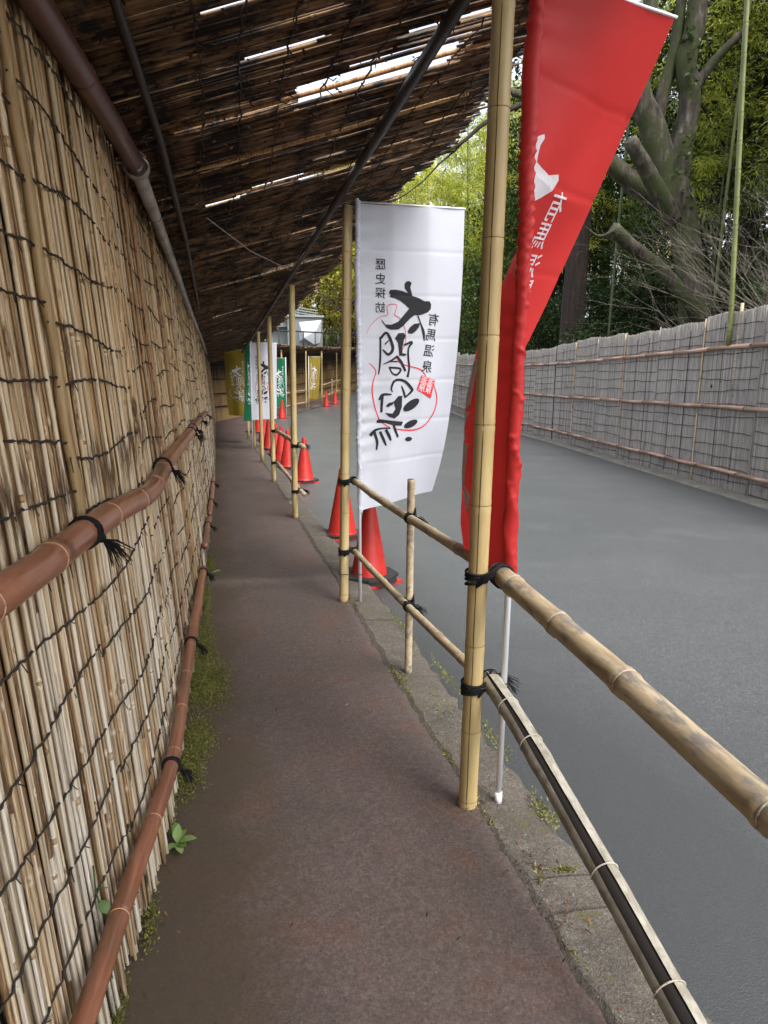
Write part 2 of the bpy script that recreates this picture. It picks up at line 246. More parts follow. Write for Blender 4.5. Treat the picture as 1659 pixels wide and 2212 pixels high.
M['soil'] = mat('leaf_mould_soil', [(0, (.018, .013, .008)), (.5, (.04, .028, .016)), (1, (.07, .05, .025))], tint=False, gscale=2.5, rough=.95, bump=.6, world_space=True, bdist=.05)
M['grey_reed'] = mat('silvered_reed_screen', [(0, (.12, .10, .085)), (.35, (.30, .27, .24)), (.7, (.42, .385, .35)), (1, (.54, .50, .46))], grain=(1, 1, .03), gscale=110, gamt=.5, rough=.75, bump=.2,
                     dirt=(.22, .205, .20), dscale=5, dgrain=(1, 1, .5), dthr=(.52, .72))
M['copper_rail'] = mat('copper_brown_bamboo', [(0, (.22, .125, .085)), (.5, (.42, .245, .17)), (1, (.60, .41, .30))], grain=(1, .2, 1), gscale=9, gamt=.8, rough=.33, bump=.05, world_space=True, spec=.5, coat=.2)
M['bark'] = mat('mossy_bark', [(0, (.014, .011, .008)), (.4, (.046, .038, .028)), (.75, (.10, .085, .066)), (1, (.19, .165, .135))], tint=False, grain=(1, 1, .35), gscale=7, rough=.9, bump=.8, bdist=.04, world_space=True, dirt=(.04, .048, .015), dscale=1.6, dthr=(.44, .55))
M['dark_bark'] = mat('dark_bark', [(0, (.012, .009, .007)), (1, (.045, .032, .024))], tint=False, grain=(1, 1, .06), gscale=12, rough=.95, bump=.8, bdist=.03, world_space=True)
M['twig'] = flat('pale_bare_twig', (.19, .165, .13), .8, var=.4)
M['leaf_dark'] = mat('evergreen_leaf', [(0, (.012, .026, .008)), (.4, (.026, .05, .013)), (.8, (.045, .075, .02)), (1, (.085, .12, .03))], gscale=3, gamt=.15, rough=.5, bump=0, spec=.25, transl=.18)
M['leaf_mid'] = mat('glossy_leaf', [(0, (.02, .042, .010)), (.5, (.055, .10, .020)), (1, (.13, .18, .035))], gscale=3, gamt=.15, rough=.45, bump=0, spec=.3, transl=.3)
M['leaf_bamboo'] = mat('bamboo_leaf', [(0, (.10, .15, .02)), (.35, (.32, .38, .045)), (.7, (.55, .57, .08)), (1, (.70, .66, .15))], gscale=3, gamt=.15, rough=.5, bump=0, spec=.35, transl=.5)
M['leaf_spring'] = mat('spring_leaf', [(0, (.34, .33, .05)), (.5, (.58, .53, .09)), (1, (.74, .67, .20))], gscale=3, gamt=.15, rough=.6, bump=0, spec=.3, transl=.55)
M['leaf_dead'] = mat('dead_leaf', [(0, (.025, .014, .009)), (.5, (.08, .036, .02)), (.8, (.18, .09, .045)), (1, (.34, .24, .14))], gscale=3, gamt=.15, rough=.8, bump=0, spec=.2)
M['green_culm'] = mat('green_bamboo', [(0, (.075, .085, .022)), (.6, (.13, .145, .04)), (1, (.21, .21, .075))], tint=False, grain=(1, 1, .1), gscale=9, rough=.4, bump=.03)
M['old_culm'] = mat('shaded_bamboo', [(0, (.03, .045, .015)), (1, (.075, .095, .035))], tint=False, grain=(1, 1, .1), gscale=6, rough=.5, bump=.03)
M['moss'] = mat('moss', [(0, (.07, .08, .016)), (.5, (.17, .17, .04)), (1, (.30, .28, .09))], gscale=9, gamt=.2, rough=.95, bump=0, transl=.2)
M['weed'] = mat('weed_leaf', [(0, (.10, .20, .035)), (.6, (.20, .33, .08)), (1, (.36, .46, .20))], gscale=20, gamt=.3, rough=.5, bump=.1, transl=.3)
M['ivy'] = mat('ivy_leaf', [(0, (.03, .075, .018)), (1, (.09, .16, .04))], gscale=20, gamt=.3, rough=.45, bump=.1, transl=.2)
M['render_wall'] = flat('pale_grey_render', (.14, .158, .155), .8, gscale=2, var=.1)
M['grey_panel'] = flat('grey_panel', (.24, .26, .27), .6, gscale=2)
M['pipe_grey'] = flat('grey_duct', (.18, .195, .20), .5, gscale=4)
M['glass'] = flat('dark_glass', (.03, .035, .04), .12, spec=.6)
M['rail_black'] = flat('black_railing', (.015, .015, .017), .5)

# ---------------------------------------------------------------- mesh helpers
class MB:
    def __init__(s): s.v = []; s.f = []; s.t = []; s.mi = []
    def add(s, verts, faces, tint=0., mi=0):
        o = len(s.v); s.v += [tuple(p) for p in verts]; s.t += [tint] * len(verts)
        s.f += [tuple(i + o for i in f) for f in faces]; s.mi += [mi] * len(faces)
    def box(s, c, d, rz=0, tint=0, mi=0, M4=None):
        x, y, z = (k / 2 for k in d); cs, sn = math.cos(rz), math.sin(rz); vs_ = []
        for a in (-x, x):
            for b in (-y, y):
                for e in (-z, z):
                    p = (c[0] + a * cs - b * sn, c[1] + a * sn + b * cs, c[2] + e)
                    vs_.append(M4 @ Vector(p) if M4 else p)
        s.add(vs_, [(0, 1, 3, 2), (4, 6, 7, 5), (0, 4, 5, 1), (2, 3, 7, 6), (0, 2, 6, 4), (1, 5, 7, 3)], tint, mi)
    def tube(s, pts, r, n=8, cap=True, tint=0, mi=0, arc=None, phase=0):
        pts = [Vector(p) for p in pts]; k = len(pts)
        rr = r if isinstance(r, (list, tuple)) else [r] * k
        tan = [(pts[min(i + 1, k - 1)] - pts[max(i - 1, 0)]).normalized() for i in range(k)]
        up = Vector((0, 0, 1)) if abs(tan[0].z) < .9 else Vector((1, 0, 0))
        nx = tan[0].cross(up).normalized(); vs_ = []
        closed = arc is None; a0, a1 = arc if arc else (0, 2 * math.pi); m = n if closed else n + 1
        for i in range(k):
            nx = (nx - tan[i] * nx.dot(tan[i])).normalized(); ny = tan[i].cross(nx)
            for j in range(m):
                a = a0 + (a1 - a0) * j / n + phase
                vs_.append(pts[i] + nx * (rr[i] * math.cos(a)) + ny * (rr[i] * math.sin(a)))
        fs = []
        for i in range(k - 1):
            for j in range(n):
                j2 = (j + 1) % m if closed else j + 1
                fs.append((i * m + j, i * m + j2, (i + 1) * m + j2, (i + 1) * m + j))
        if cap and closed:
            fs.append(tuple(range(n - 1, -1, -1))); fs.append(tuple((k - 1) * n + j for j in range(n)))
        s.add(vs_, fs, tint, mi)
    def ring(s, c, axis, Rr, r, n=14, m=5, tint=0, a0=0, a1=2 * math.pi, climb=0):
        ax = Vector(axis).normalized(); up = Vector((0, 0, 1)) if abs(ax.z) < .9 else Vector((1, 0, 0))
        x = ax.cross(up).normalized(); y = ax.cross(x); c = Vector(c)
        turns = (a1 - a0) / (2 * math.pi); k = max(3, int(n * turns))
        pts = [c + x * (Rr * math.cos(a0 + (a1 - a0) * i / k)) + y * (Rr * math.sin(a0 + (a1 - a0) * i / k)) + ax * (climb * i / k) for i in range(k + 1)]
        s.tube(pts, r, m, True, tint)
    def build(s, name, m, parent=None, smooth=True, loc=None):
        me = bpy.data.meshes.new(name)
        vv = s.v if loc is None else [(a - loc[0], b - loc[1], c - loc[2]) for a, b, c in s.v]
        me.from_pydata(vv, [], s.f)
        for k in (m if isinstance(m, (list, tuple)) else [m]): me.materials.append(k)
        if any(s.mi): me.polygons.foreach_set('material_index', s.mi)
        a = me.attributes.new('tint', 'FLOAT', 'POINT'); a.data.foreach_set('value', s.t)
        if smooth: me.polygons.foreach_set('use_smooth', [True] * len(s.f))
        me.update()
        return link(name, me, parent, loc)
def link(name, me, parent=None, loc=None):
    o = bpy.data.objects.new(name, me); COL.objects.link(o)
    if parent is not None:
        o.parent = parent; o.matrix_parent_inverse = Matrix.Translation(-parent.location) if parent.get('_t') else Matrix.Identity(4)
    if loc is not None: o.location = loc
    return o
def tag(o, label, cat, group=None):
    o['label'] = label; o['category'] = cat
    if group: o['group'] = group
    return o
def thing(name, label, cat, loc=(0, 0, 0), group=None):
    """an Empty at the thing's base; parts are given in world coordinates"""
    o = bpy.data.objects.new(name, None); COL.objects.link(o); o.location = loc; o.empty_display_size = .1
    o['_t'] = 1
    return tag(o, label, cat, group)
def struct(name, mb, m, smooth=True):
    o = mb.build(name, m, None, smooth); o['kind'] = 'structure'; return o
def stuff(o): o['kind'] = 'stuff'; return o
def copy_tree(o, parent=None):
    c = o.copy(); COL.objects.link(c); c.parent = parent
    for ch in list(o.children): copy_tree(ch, c)
    return c
def catmull(pts, per=6):
    P = [Vector(p) for p in pts]; P = [P[0] * 2 - P[1]] + P + [P[-1] * 2 - P[-2]]; out = []
    for i in range(1, len(P) - 2):
        a, b, c, d = P[i - 1:i + 3]
        for k in range(per):
            t = k / per
            out.append(.5 * ((2 * b) + (c - a) * t + (2 * a - 5 * b + 4 * c - d) * t * t + (3 * b - a - 3 * c + d) * t ** 3))
    out.append(P[-2]); return out
def flat_perp(p, q):
    d = (q - p); return Vector((-d.y, d.x, 0)).normalized()
def sheet(rows):
    """rows of points of equal length -> MB"""
    b = MB(); n = len(rows[0]); vs_ = [p for r in rows for p in r]
    b.add(vs_, [(i * n + j, i * n + j + 1, (i + 1) * n + j + 1, (i + 1) * n + j) for i in range(len(rows) - 1) for j in range(n - 1)])
    return b

# ---------------------------------------------------------------- site plan (metres; x right of the walkway, y along it)
def gz(v):
    if v < 15: return 0.
    return .0016 * (v - 15) ** 2 if v < 40 else 1.0 + .05 * (v - 40)
WALL_BASE = [(-6, -1.1), (-2, -.75), (.3, -.45), (.8, -.37), (1.2, -.31), (1.53, -.275), (1.83, -.225), (2.1, -.195), (2.9, -.18), (4.45, -.13), (5.2, -.12), (7.65, -.07), (12, -.02), (21.8, .03), (26, .1)]
def wb(v): return sum(lerp_table(v + d, WALL_BASE) for d in (-.2, -.1, 0, .1, .2)) / 5
LEAN = .08
def wall_pt(v, z, off=0): return Vector((wb(v) - LEAN * z + off, v, z + gz(v)))
FENCE = [(-4, 4.4), (2, 5.9), (6, 6.95), (8.03, 7.39), (11.7, 8.15), (16.5, 9.17), (20.1, 9.7), (26.4, 10.3), (30.7, 10.9), (40, 14.5), (60, 26)]
def fu(v): return lerp_table(v, FENCE)
KERB = [Vector(p) for p in ((1.11, -5), (1.13, 2), (1.11, 12), (1.11, 18), (1.14, 20.6), (1.73, 23.5), (2.36, 26.0), (3.68, 29.04), (5.37, 32.7), (6.7, 36.5), (8.1, 41), (10, 48))]
WALK_IN = [Vector(p) for p in ((.86, -5), (.87, 2), (.88, 12), (.88, 18), (.90, 20.7), (1.49, 23.6), (2.14, 26.15), (3.46, 29.15), (5.14, 32.8), (6.47, 36.6), (7.87, 41.1), (9.8, 48.1))]
FARWALL = [Vector(p) for p in ((-1.2, 23.6), (.12, 24.46), (1.2, 27.04), (2.64, 30.17), (4.18, 32.92), (6.03, 36.73), (7.42, 39.65), (9.3, 43.5))]
def roof_z(u, v): return 2.47 - .02 * v + .28 * (u + .35) + gz(v) * .6
ROAD_DROP = .05

def terrain(u, v):
    g = gz(v) - .35
    if v < -4: return g
    d = u - fu(v) if v < 60 else -1
    h = 0.
    if d > .6: h = max(h, min(.52 * (d - .6), 15))
    if v > 49: h = max(h, min(.22 * (v - 49), 8) * max(0, min(1, (u + 30) / 20)))
    # terrace behind the far wall
    return g + h + (.3 if d > .6 else 0)
tb = MB(); xs = [-300, -150, -60, -30, -15] + [-8 + k for k in range(0, 60)] + [60, 80, 120, 200, 300]
ys = [-300, -120, -40, -15] + [-6 + k for k in range(0, 90)] + [90, 100, 120, 160, 220, 300]
rows = [[(x, y, terrain(x, y) + (.12 * math.sin(x * 1.7 + y * 2.3) if x > 12 else 0)) for x in xs] for y in ys]
struct('ground', sheet(rows), M['soil'])

# road
vv = [-6 + .5 * k for k in range(0, 118)]
rows = []
for v in vv:
    ku = lerp_table(v, [(p.y, p.x) for p in KERB]); fr = fu(v) - .02
    rows.append([(ku - .03 + (fr - ku + .03) * k / 14, v, gz(v) - ROAD_DROP + .035 * math.sin(math.pi * k / 14)) for k in range(15)])
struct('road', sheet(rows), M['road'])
# walkway: straight under the canopy, then following the bend
rows = []
for v in [-6 + .25 * k for k in range(0, 124)]:
    inner = wb(v) - .25; wi = lerp_table(v, [(p.y, p.x) for p in WALK_IN])
    rows.append([(inner + (wi - inner) * k / 10, v, gz(v) + .006 * math.sin(v * 2.1 + k) + (.012 * math.exp(-((v - 4.93 - .02 * k) / .09) ** 2))) for k in range(11)])
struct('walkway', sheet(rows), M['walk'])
rows = []
fw = catmull([(p.x, p.y, 0) for p in FARWALL], 4)
for p in fw:
    wi = lerp_table(p.y - 1.0, [(q.y, q.x) for q in WALK_IN]); q = Vector((wi, p.y - 1.0, 0)); p2 = p + (p - q) * .3
    rows.append([(p2.x + (q.x - p2.x) * k / 4, p2.y + (q.y - p2.y) * k / 4, gz(p2.y + (q.y - p2.y) * k / 4) + .008) for k in range(5)])
struct('far_walkway', sheet(rows), M['walk'])

# kerb: cast concrete stones with open joints
kerb_root = bpy.data.objects.new('kerb', None); COL.objects.link(kerb_root); kerb_root['kind'] = 'structure'; kerb_root['_t'] = 1
breaks = [(-1, .2), (.2, 1.505), (1.505, 1.64), (1.64, 2.75)]; v = 2.75
while v < 19.5:
    L = R.choice((1.2, 1.1, .9, 1.25))
    breaks.append((v, min(v + L, 20.2))); v += L
for (a, b) in breaks:
    mb = MB(); jx = R.uniform(-.006, .006); jz = R.uniform(-.003, .003); g = .004; nseg = max(2, int((b - a) / .07))
    rows = []
    for k in range(nseg + 1):
        y = a + g + (b - a - 2 * g) * k / nseg; z0 = gz(y)
        x0 = lerp_table(y, [(p.y, p.x) for p in WALK_IN]) - .012 + R.uniform(-.014, .012); x1 = lerp_table(y, [(p.y, p.x) for p in KERB]) + jx + R.uniform(-.03, .012)
        rows.append([(x0, y, z0 - .14), (x0, y, z0 - .004 + jz), (x0 + .03, y, z0 + .012 + jz), ((x0 + x1) / 2, y, z0 + .006 + jz + R.uniform(-.003, .003)), (x1 - .03, y, z0 - .006 + jz), (x1, y, z0 - .03 + R.uniform(-.01, .008)), (x1 + .004, y, z0 - .14)])
    mb = sheet(rows); n = 7
    mb.f.append(tuple(range(n))); mb.f.append(tuple(nseg * n + k for k in range(n - 1, -1, -1))); mb.mi += [0, 0]
    mb.build('kerb_stone', M['kerb'], kerb_root, smooth=False)
rows = []
for p, q in zip(KERB[4:], WALK_IN[4:]):
    z = gz(p.y); rows.append([(q.x, q.y, z - .1), (q.x, q.y, z + .012), (p.x, p.y, z + .012), (p.x, p.y, z - .12)])
o = sheet(rows).build('far_kerb_edge', M['kerb'], kerb_root, smooth=False)
# gritty gutter edge on the road beside the kerb and a concrete verge below the right-hand fence
rows = []
for v in [4 + .5 * k for k in range(0, 55)]:
    f = fu(v); rows.append([(f - .26, v, gz(v) - ROAD_DROP + .006), (f - .22, v, gz(v) - .02), (f + .02, v, gz(v) + .0), (f + .6, v, gz(v) + .04)])
struct('verge', sheet(rows), M['verge'], smooth=False)

# ---------------------------------------------------------------- reed wall on the left
def reed_variant(seed, r, along='z', sides=5, bend=.006):
    """a dry reed of unit length with nodes; tube about its local axis"""
    q = random.Random(seed); b = MB(); pts = []; rr = []
    nodes = sorted(q.uniform(.08, .92) for _ in range(2)); p1, p2 = q.uniform(-1, 1) * bend, q.uniform(-1, 1) * bend
    ts = [0]
    for n in nodes: ts += [n - .006, n, n + .006]
    ts.append(1)
    for t in ts:
        s = math.sin(math.pi * t); c = math.sin(2 * math.pi * t)
        pts.append((p1 * s, p2 * c, t)); rr.append(r * (1.22 if t in nodes else 1) * (1 - .12 * t))
    if along == 'x': pts = [(t, a, c) for a, c, t in pts]
    b.tube(pts, rr, sides, True)
    me = bpy.data.meshes.new('reed'); me.from_pydata(b.v, [], b.f); me.polygons.foreach_set('use_smooth', [True] * len(b.f))
    tv = [(.22 + .1 * q.random() if t in nodes else 0.) for t in ts for _ in range(sides)]; tv += [0.] * (len(b.v) - len(tv))
    me.attributes.new('tint', 'FLOAT', 'POINT').data.foreach_set('value', tv); return me
def reed_pts(base, vec, L, r, q):
    pts = []; p1 = q.uniform(-.006, .006)
    for t in (0, .3, .7, 1):
        pts.append(base + vec * (L * t) + Vector((0, p1 * math.sin(math.pi * t), 0)))
    return pts

wall = thing('reed_wall', 'tall wall of upright dry reeds tied with dark rope, along the left of the walkway', 'reed wall', (wb(3), 3, 0))
q = random.Random(5)
WV = [reed_variant(100 + k, .0032 + .00036 * (k % 10)) for k in range(20)]
for me in WV: me.materials.append(M['reed'])
rest = MB(); n_ind = 0
v = .78
while v < 24.2:
    near = v < 4.6
    pitch = q.uniform(.0045, .0110) if near else q.uniform(.012, .022)
    v += pitch
    pieces = [(q.uniform(-.01, .05), q.uniform(2.30, 2.44))]
    k = q.random()
    if k < .16: c = q.uniform(.3, 1.9); pieces = [(0, c), (c - .03, 2.38)]
    elif k < .2: pieces = [(q.uniform(.2, .7), 2.4)]
    for (z0, z1) in pieces:
        off = q.uniform(-.018, .012) - (.02 if q.random() < .05 else 0); a = wall_pt(v, z0, off); b = wall_pt(v + q.gauss(0, .017), z1, off + q.uniform(-.006, .006))
        d = b - a; L = d.length
        if near and n_ind < 300 and len(pieces) == 1 and v > .95:
            me = WV[q.randrange(20)]
            o = bpy.data.objects.new('reed', me); COL.objects.link(o); o.parent = wall; o.matrix_parent_inverse = Matrix.Translation(-wall.location)
            rot = d.to_track_quat('Z', 'Y').to_euler(); o.rotation_euler = rot; o.location = a
            sgn = q.choice((1, -1)); o.scale = (1 * sgn, 1, L); n_ind += 1
        else:
            rest.tube(reed_pts(a, d.normalized(), L, .008, q), q.uniform(.0036, .0068) if near else q.uniform(.006, .010), 5 if near else 4, True, q.random())
# second, hidden layer so that only slivers of dark show between the reeds
v = -1.5
while v < 24.2:
    v += .045 if v < 7 else .05
    a = wall_pt(v, 0, -.024); b = wall_pt(v + q.gauss(0, .02), 2.42, -.026)
    rest.tube([a, b], .011 if v < 7 else .016, 4, False, q.random())
stuff(rest.build('reed_bundle', M['reed'], wall))
b = sheet([[wall_pt(v, z, -.05) for z in (-.1, 1.2, 2.5)] for v in [-3 + .5 * k for k in range(56)]])
b2 = sheet([[wall_pt(v, z, -.09) for z in (-.1, 1.2, 2.5)] for v in [-3 + .5 * k for k in range(56)]])
b.add(b2.v, b2.f); b.build('backing_board', M['backing'], wall)
# rope rows, panel by panel, sagging between the reeds
panels = [.75, 1.72, 2.62, 3.4, 4.25, 5.2, 6.3, 7.5, 8.8, 10.2, 12, 14, 16.5, 19, 22]
for a, b in zip(panels, panels[1:]):
    zs = []; z = q.uniform(.10, .2)
    while z < 2.36: zs.append(z); z += q.uniform(.115, .19)
    far = a > 6
    bundle = MB()
    for z in zs:
        mb = bundle if far else MB()
        ph = q.uniform(0, 6); sl = q.uniform(-.03, .03); n = max(8, int((b - a) / (.018 if not far else .09))); pts = []
        amp = q.uniform(.008, .022)
        for k in range(n + 1):
            t = k / n; vv_ = a + (b - a) * t
            pts.append(wall_pt(vv_, z + sl * (t - .5) + amp * math.sin(ph + t * 5) + q.uniform(-.004, .004), .014 + q.uniform(-.003, .003)))
        mb.tube(pts, [.0025 + .0012 * (i % 2) for i in range(n + 1)] if not far else .006, 4, True, q.random())
        if not far:
            for k in range(4):      # loose strands
                p = pts[q.randrange(n)]; mb.tube([p, p + Vector((.008, q.uniform(-.02, .02), q.uniform(-.035, -.008)))], .0014, 3)
            mb.build('tie_rope', M['rope_dark'], wall)
    if far: bundle.build('tie_rope', M['rope_dark'], wall)
# split bamboo strips covering the joints between mats
for v, r, m in ((1.735, .0125, 'orange_reed'), (2.64, .012, 'reed'), (3.4, .013, 'reed'), (4.27, .013, 'orange_reed'), (5.2, .014, 'reed'), (6.3, .015, 'orange_reed'), (8.8, .016, 'reed')):
    mb = MB(); pts = []; rr = []
    for k in range(25):
        z = (1.15 if v < 2 else .02) + (1.25 if v < 2 else 2.38) * k / 24; pts.append(wall_pt(v + .008 * math.sin(k), z, .012)); rr.append(r * (1.14 if k % 4 == 2 else 1))
    mb.tube(pts, rr, 8); mb.build('bamboo_strip', M[m], wall)

# ---------------------------------------------------------------- bamboo pieces
def culm(mb, pts, r, node_at, sides=16, bulge=1.05, taper=0):
    """tube through pts with a slight swelling at each node (fractions of the length)"""
    P = [Vector(p) for p in pts]; L = [0]
    for a, b in zip(P, P[1:]): L.append(L[-1] + (b - a).length)
    T = L[-1]
    def at(t):
        s = t * T
        for i in range(len(P) - 1):
            if s <= L[i + 1] or i == len(P) - 2:
                return P[i].lerp(P[i + 1], (s - L[i]) / (L[i + 1] - L[i]))
    e = .006 / T * (r / .03); ts = {0: 1, 1: 1}
    for i in range(1, len(P) - 1): ts[L[i] / T] = 1
    for n in node_at:
        for d, s in ((-5 * e, 1), (-1.6 * e, bulge), (-.4 * e, 1.0), (.4 * e, 1.0), (1.4 * e, bulge * .99), (4 * e, .985)):
            if 0 < n + d < 1: ts[n + d] = s
    keys = sorted(ts); mb.tube([at(t) for t in keys], [r * ts[t] * (1 - taper * t) for t in keys], sides)
    return [at(n) for n in node_at], T
def bamboo(parent, name, pts, r, nodes, m, node_m=None, sides=16, node_r=None, bulge=1.05):
    mb = MB(); ns, T = culm(mb, pts, r, nodes, sides, bulge); o = mb.build(name, m, parent)
    if node_m:
        ax = Vector(pts[-1]) - Vector(pts[0])
        for n in ns:
            b = MB(); b.ring(n, ax, r * 1.0, node_r or r * .06, sides + 6, 4); b.build('node', node_m, parent)
    return o
def frayed(mb, p, d, L, n, q, spread=.5, r=.0016):
    d = Vector(d).normalized()
    for _ in range(n):
        e = (d + Vector((q.uniform(-1, 1), q.uniform(-1, 1), q.uniform(-1, .6))) * spread).normalized()
        m = p + e * L * .5 + Vector((0, 0, q.uniform(-.004, .006))); k = p + e * L * q.uniform(.7, 1.15) + Vector((0, 0, -L * q.uniform(.05, .4)))
        mb.tube([p, m, k], [r * 1.3, r, r * .5], 3, False)

# brown handrails lashed to the reed wall
def wall_rail(name, label, knots, r, ties, node_step, group, bend_off=.055, sides=16, stain=False):
    pts = catmull([wall_pt(v, z, off) for v, z, off in knots], 7)
    t = thing(name, label, 'handrail', pts[0], group)
    T = sum((b - a).length for a, b in zip(pts, pts[1:])); n = max(1, int(T / node_step)); qq = random.Random(int(T * 1000))
    nodes = [min(.985, max(.015, (k + .5 + qq.uniform(-.2, .2)) / n)) for k in range(n)]
    bamboo(t, 'pole', pts, r, nodes, M['brown_pipe'], M['pipe_node'], sides, .0016 * r / .034 + .0006)
    for (v, z) in ties:
        p = wall_pt(v, z, bend_off); ax = (wall_pt(v + .1, z) - wall_pt(v - .1, z)).normalized()
        mb = MB()
        mb.ring(p + ax * .006, ax + Vector((0, 0, .25)), r * 1.08, .0042, 18, 6, climb=.012, a1=2 * math.pi * 1.5)
        mb.ring(p - ax * .008, ax + Vector((0, 0, -.2)), r * 1.08, .0042, 18, 6)
        k = p + Vector((r * 1.05, -.006, -r * .35))
        for _ in range(4): mb.ring(k + Vector((qq.uniform(-.004, .006), qq.uniform(-.006, .006), qq.uniform(-.006, .004))), (qq.uniform(-1, 1), qq.uniform(-1, 1), qq.uniform(-1, 1)), .008, .0042, 8, 5)
        frayed(mb, k + Vector((.004, 0, -.004)), (.9, -.15, -.5), .062 * (r / .03) ** .5, 34, qq, .55)
        mb.build('rope_tie', M['rope_black'], t)
    return t
wall_rail('wall_handrail', 'thick brown bamboo handrail at hip height on the reed wall, nearest the camera', [(.55, 1.15, .055), (1.23, 1.15, .055), (1.55, 1.155, .055), (1.85, 1.16, .054), (2.12, 1.145, .056), (2.42, 1.124, .057), (2.75, 1.128, .057), (3.1, 1.146, .056), (4.3, 1.155, .055), (4.95, 1.15, .055)], .033, [(1.62, 1.157), (2.93, 1.15), (4.9, 1.15)], .36, 'brown handrails on the reed wall')
wall_rail('wall_handrail', 'short farther length of brown handrail at hip height, beyond the bend of the near one', [(5.0, 1.15, .05), (5.6, 1.16, .05), (6.8, 1.15, .05), (8.4, 1.13, .05)], .029, [(5.3, 1.155), (6.6, 1.15), (8.2, 1.13)], .4, 'brown handrails on the reed wall', .05, 12)
wall_rail('wall_foot_rail', 'long low brown rail at the wall foot, running out of the frame bottom', [(.7, .28, .05), (1.2, .28, .05), (1.55, .282, .05), (1.83, .28, .048), (2.15, .275, .05), (2.83, .27, .05), (3.6, .275, .05), (4.5, .272, .05)], .024, [(2.09, .275), (3.17, .272), (4.42, .27)], .30, 'low brown rails on the reed wall', .05, 14)
wall_rail('wall_foot_rail', 'second low brown rail on the reed wall, just past a gap after the long one', [(5.1, .28, .045), (5.6, .285, .045), (6.2, .28, .045)], .023, [(5.9, .28)], .3, 'low brown rails on the reed wall', .045, 10)
wall_rail('wall_foot_rail', 'farthest low brown rail on the reed wall, deep in the shade', [(6.4, .28, .045), (7.5, .28, .045), (9, .28, .045)], .023, [(7.1, .28), (8.4, .28)], .35, 'low brown rails on the reed wall', .045, 10)

# ---------------------------------------------------------------- canopy
SK = .22
def rs(s, u, dz=0): v = s - SK * u; return Vector((u, v, roof_z(u, v) + dz))
GAPS = [(2.985, -.10, .30, .016), (2.985, .33, 1.0, .075), (3.04, .5, .85, .012), (4.20, -.05, .22, .035), (4.13, .2, .55, .05), (4.16, .5, .95, .04), (2.37, .05, .42, .010), (2.66, .03, .33, .012), (2.56, .1, .4, .010),
        (2.20, .0, .22, .008), (3.55, .15, .6, .008), (3.35, .45, .95, .010), (4.9, .1, .8, .010), (5.6, -.05, .5, .016), (5.62, .6, 1.0, .05), (7.3, .1, .6, .014), (7.1, .5, 1.1, .05), (9.9, .05, .45, .09), (9.7, .2, .5, .02), (12.6, .0, .4, .03), (2.85, .5, 1.1, .01), (1.9, .2, .8, .02)]
canopy = thing('reed_canopy', 'sloping canopy of dark dry reeds roofing the walkway', 'canopy', (0, 3, 2.5))
q = random.Random(9)
RV = [reed_variant(300 + k, .0046 + .0005 * (k % 8), 'x') for k in range(16)]
for me in RV: me.materials.append(M['thatch'])
thin = [(q.uniform(1.2, 16), q.uniform(.5, 1.1), q.uniform(.006, .014)) for _ in range(110)]
thin = [(s, u0, u0 + q.uniform(.15, .5), w) for s, u0, w in thin]
def spans(s, u0, u1, grow=1):
    sp = [(u0, u1)]
    for gs_, a, b, w in GAPS + thin:
        if -w * 1.2 < s - gs_ < w * (1.2 + grow * 1.1):
            nx = []
            a2, b2 = a + q.uniform(-.05, .05), b + q.uniform(-.05, .05)
            for (x, y) in sp:
                if b2 <= x or a2 >= y: nx.append((x, y))
                else:
                    if a2 > x + .05: nx.append((x, a2))
                    if b2 < y - .05: nx.append((b2, y))
            sp = nx
    return sp
rest = MB(); n_ind = 0
for layer in (0, 1):
    s = -1.6
    while s < 25.2:
        pitch = .0112 if s < 8 else .019
        s += pitch * q.uniform(.75, 1.25)
        v0 = s + .1
        u0 = wb(v0) - LEAN * 2.4 - .06
        u1 = 1.34 + q.gauss(0, .03) + .05 * math.sin(s * 3.3)
        if q.random() < .06: u1 -= q.uniform(.05, .3)
        if q.random() < .35:
            c = q.uniform(u0 + .3, u1 - .3); cuts = [(u0, c), (c - .02, u1)]
        else: cuts = [(u0, u1)]
        for (x0, x1) in cuts:
            for (a, b) in spans(s, x0, x1, 1.1 if layer else 0):
                dz = (.013 if layer else 0) + q.uniform(-.005, .005); tw = q.gauss(0, .008)
                A = rs(s, a, dz); B = rs(s + tw, b, dz + q.uniform(-.006, .006)); L = (B - A).length
                if layer == 0 and n_ind < 300 and 2.15 < s < 7 and L > .5:
                    o = bpy.data.objects.new('reed', RV[q.randrange(16)]); COL.objects.link(o); o.parent = canopy; o.matrix_parent_inverse = Matrix.Translation(-canopy.location)
                    o.rotation_euler = (B - A).to_track_quat('X', 'Z').to_euler(); o.location = A; o.scale = (L, 1, 1); n_ind += 1
                else:
                    rest.tube([A, A.lerp(B, .5) + Vector((0, 0, q.uniform(-.006, .006))), B], (.0058 if s < 8 else .0105) * q.uniform(.85, 1.2), 4 if s < 8 else 3, False, q.random())
stuff(rest.build('reed_thatch', M['thatch'], canopy))
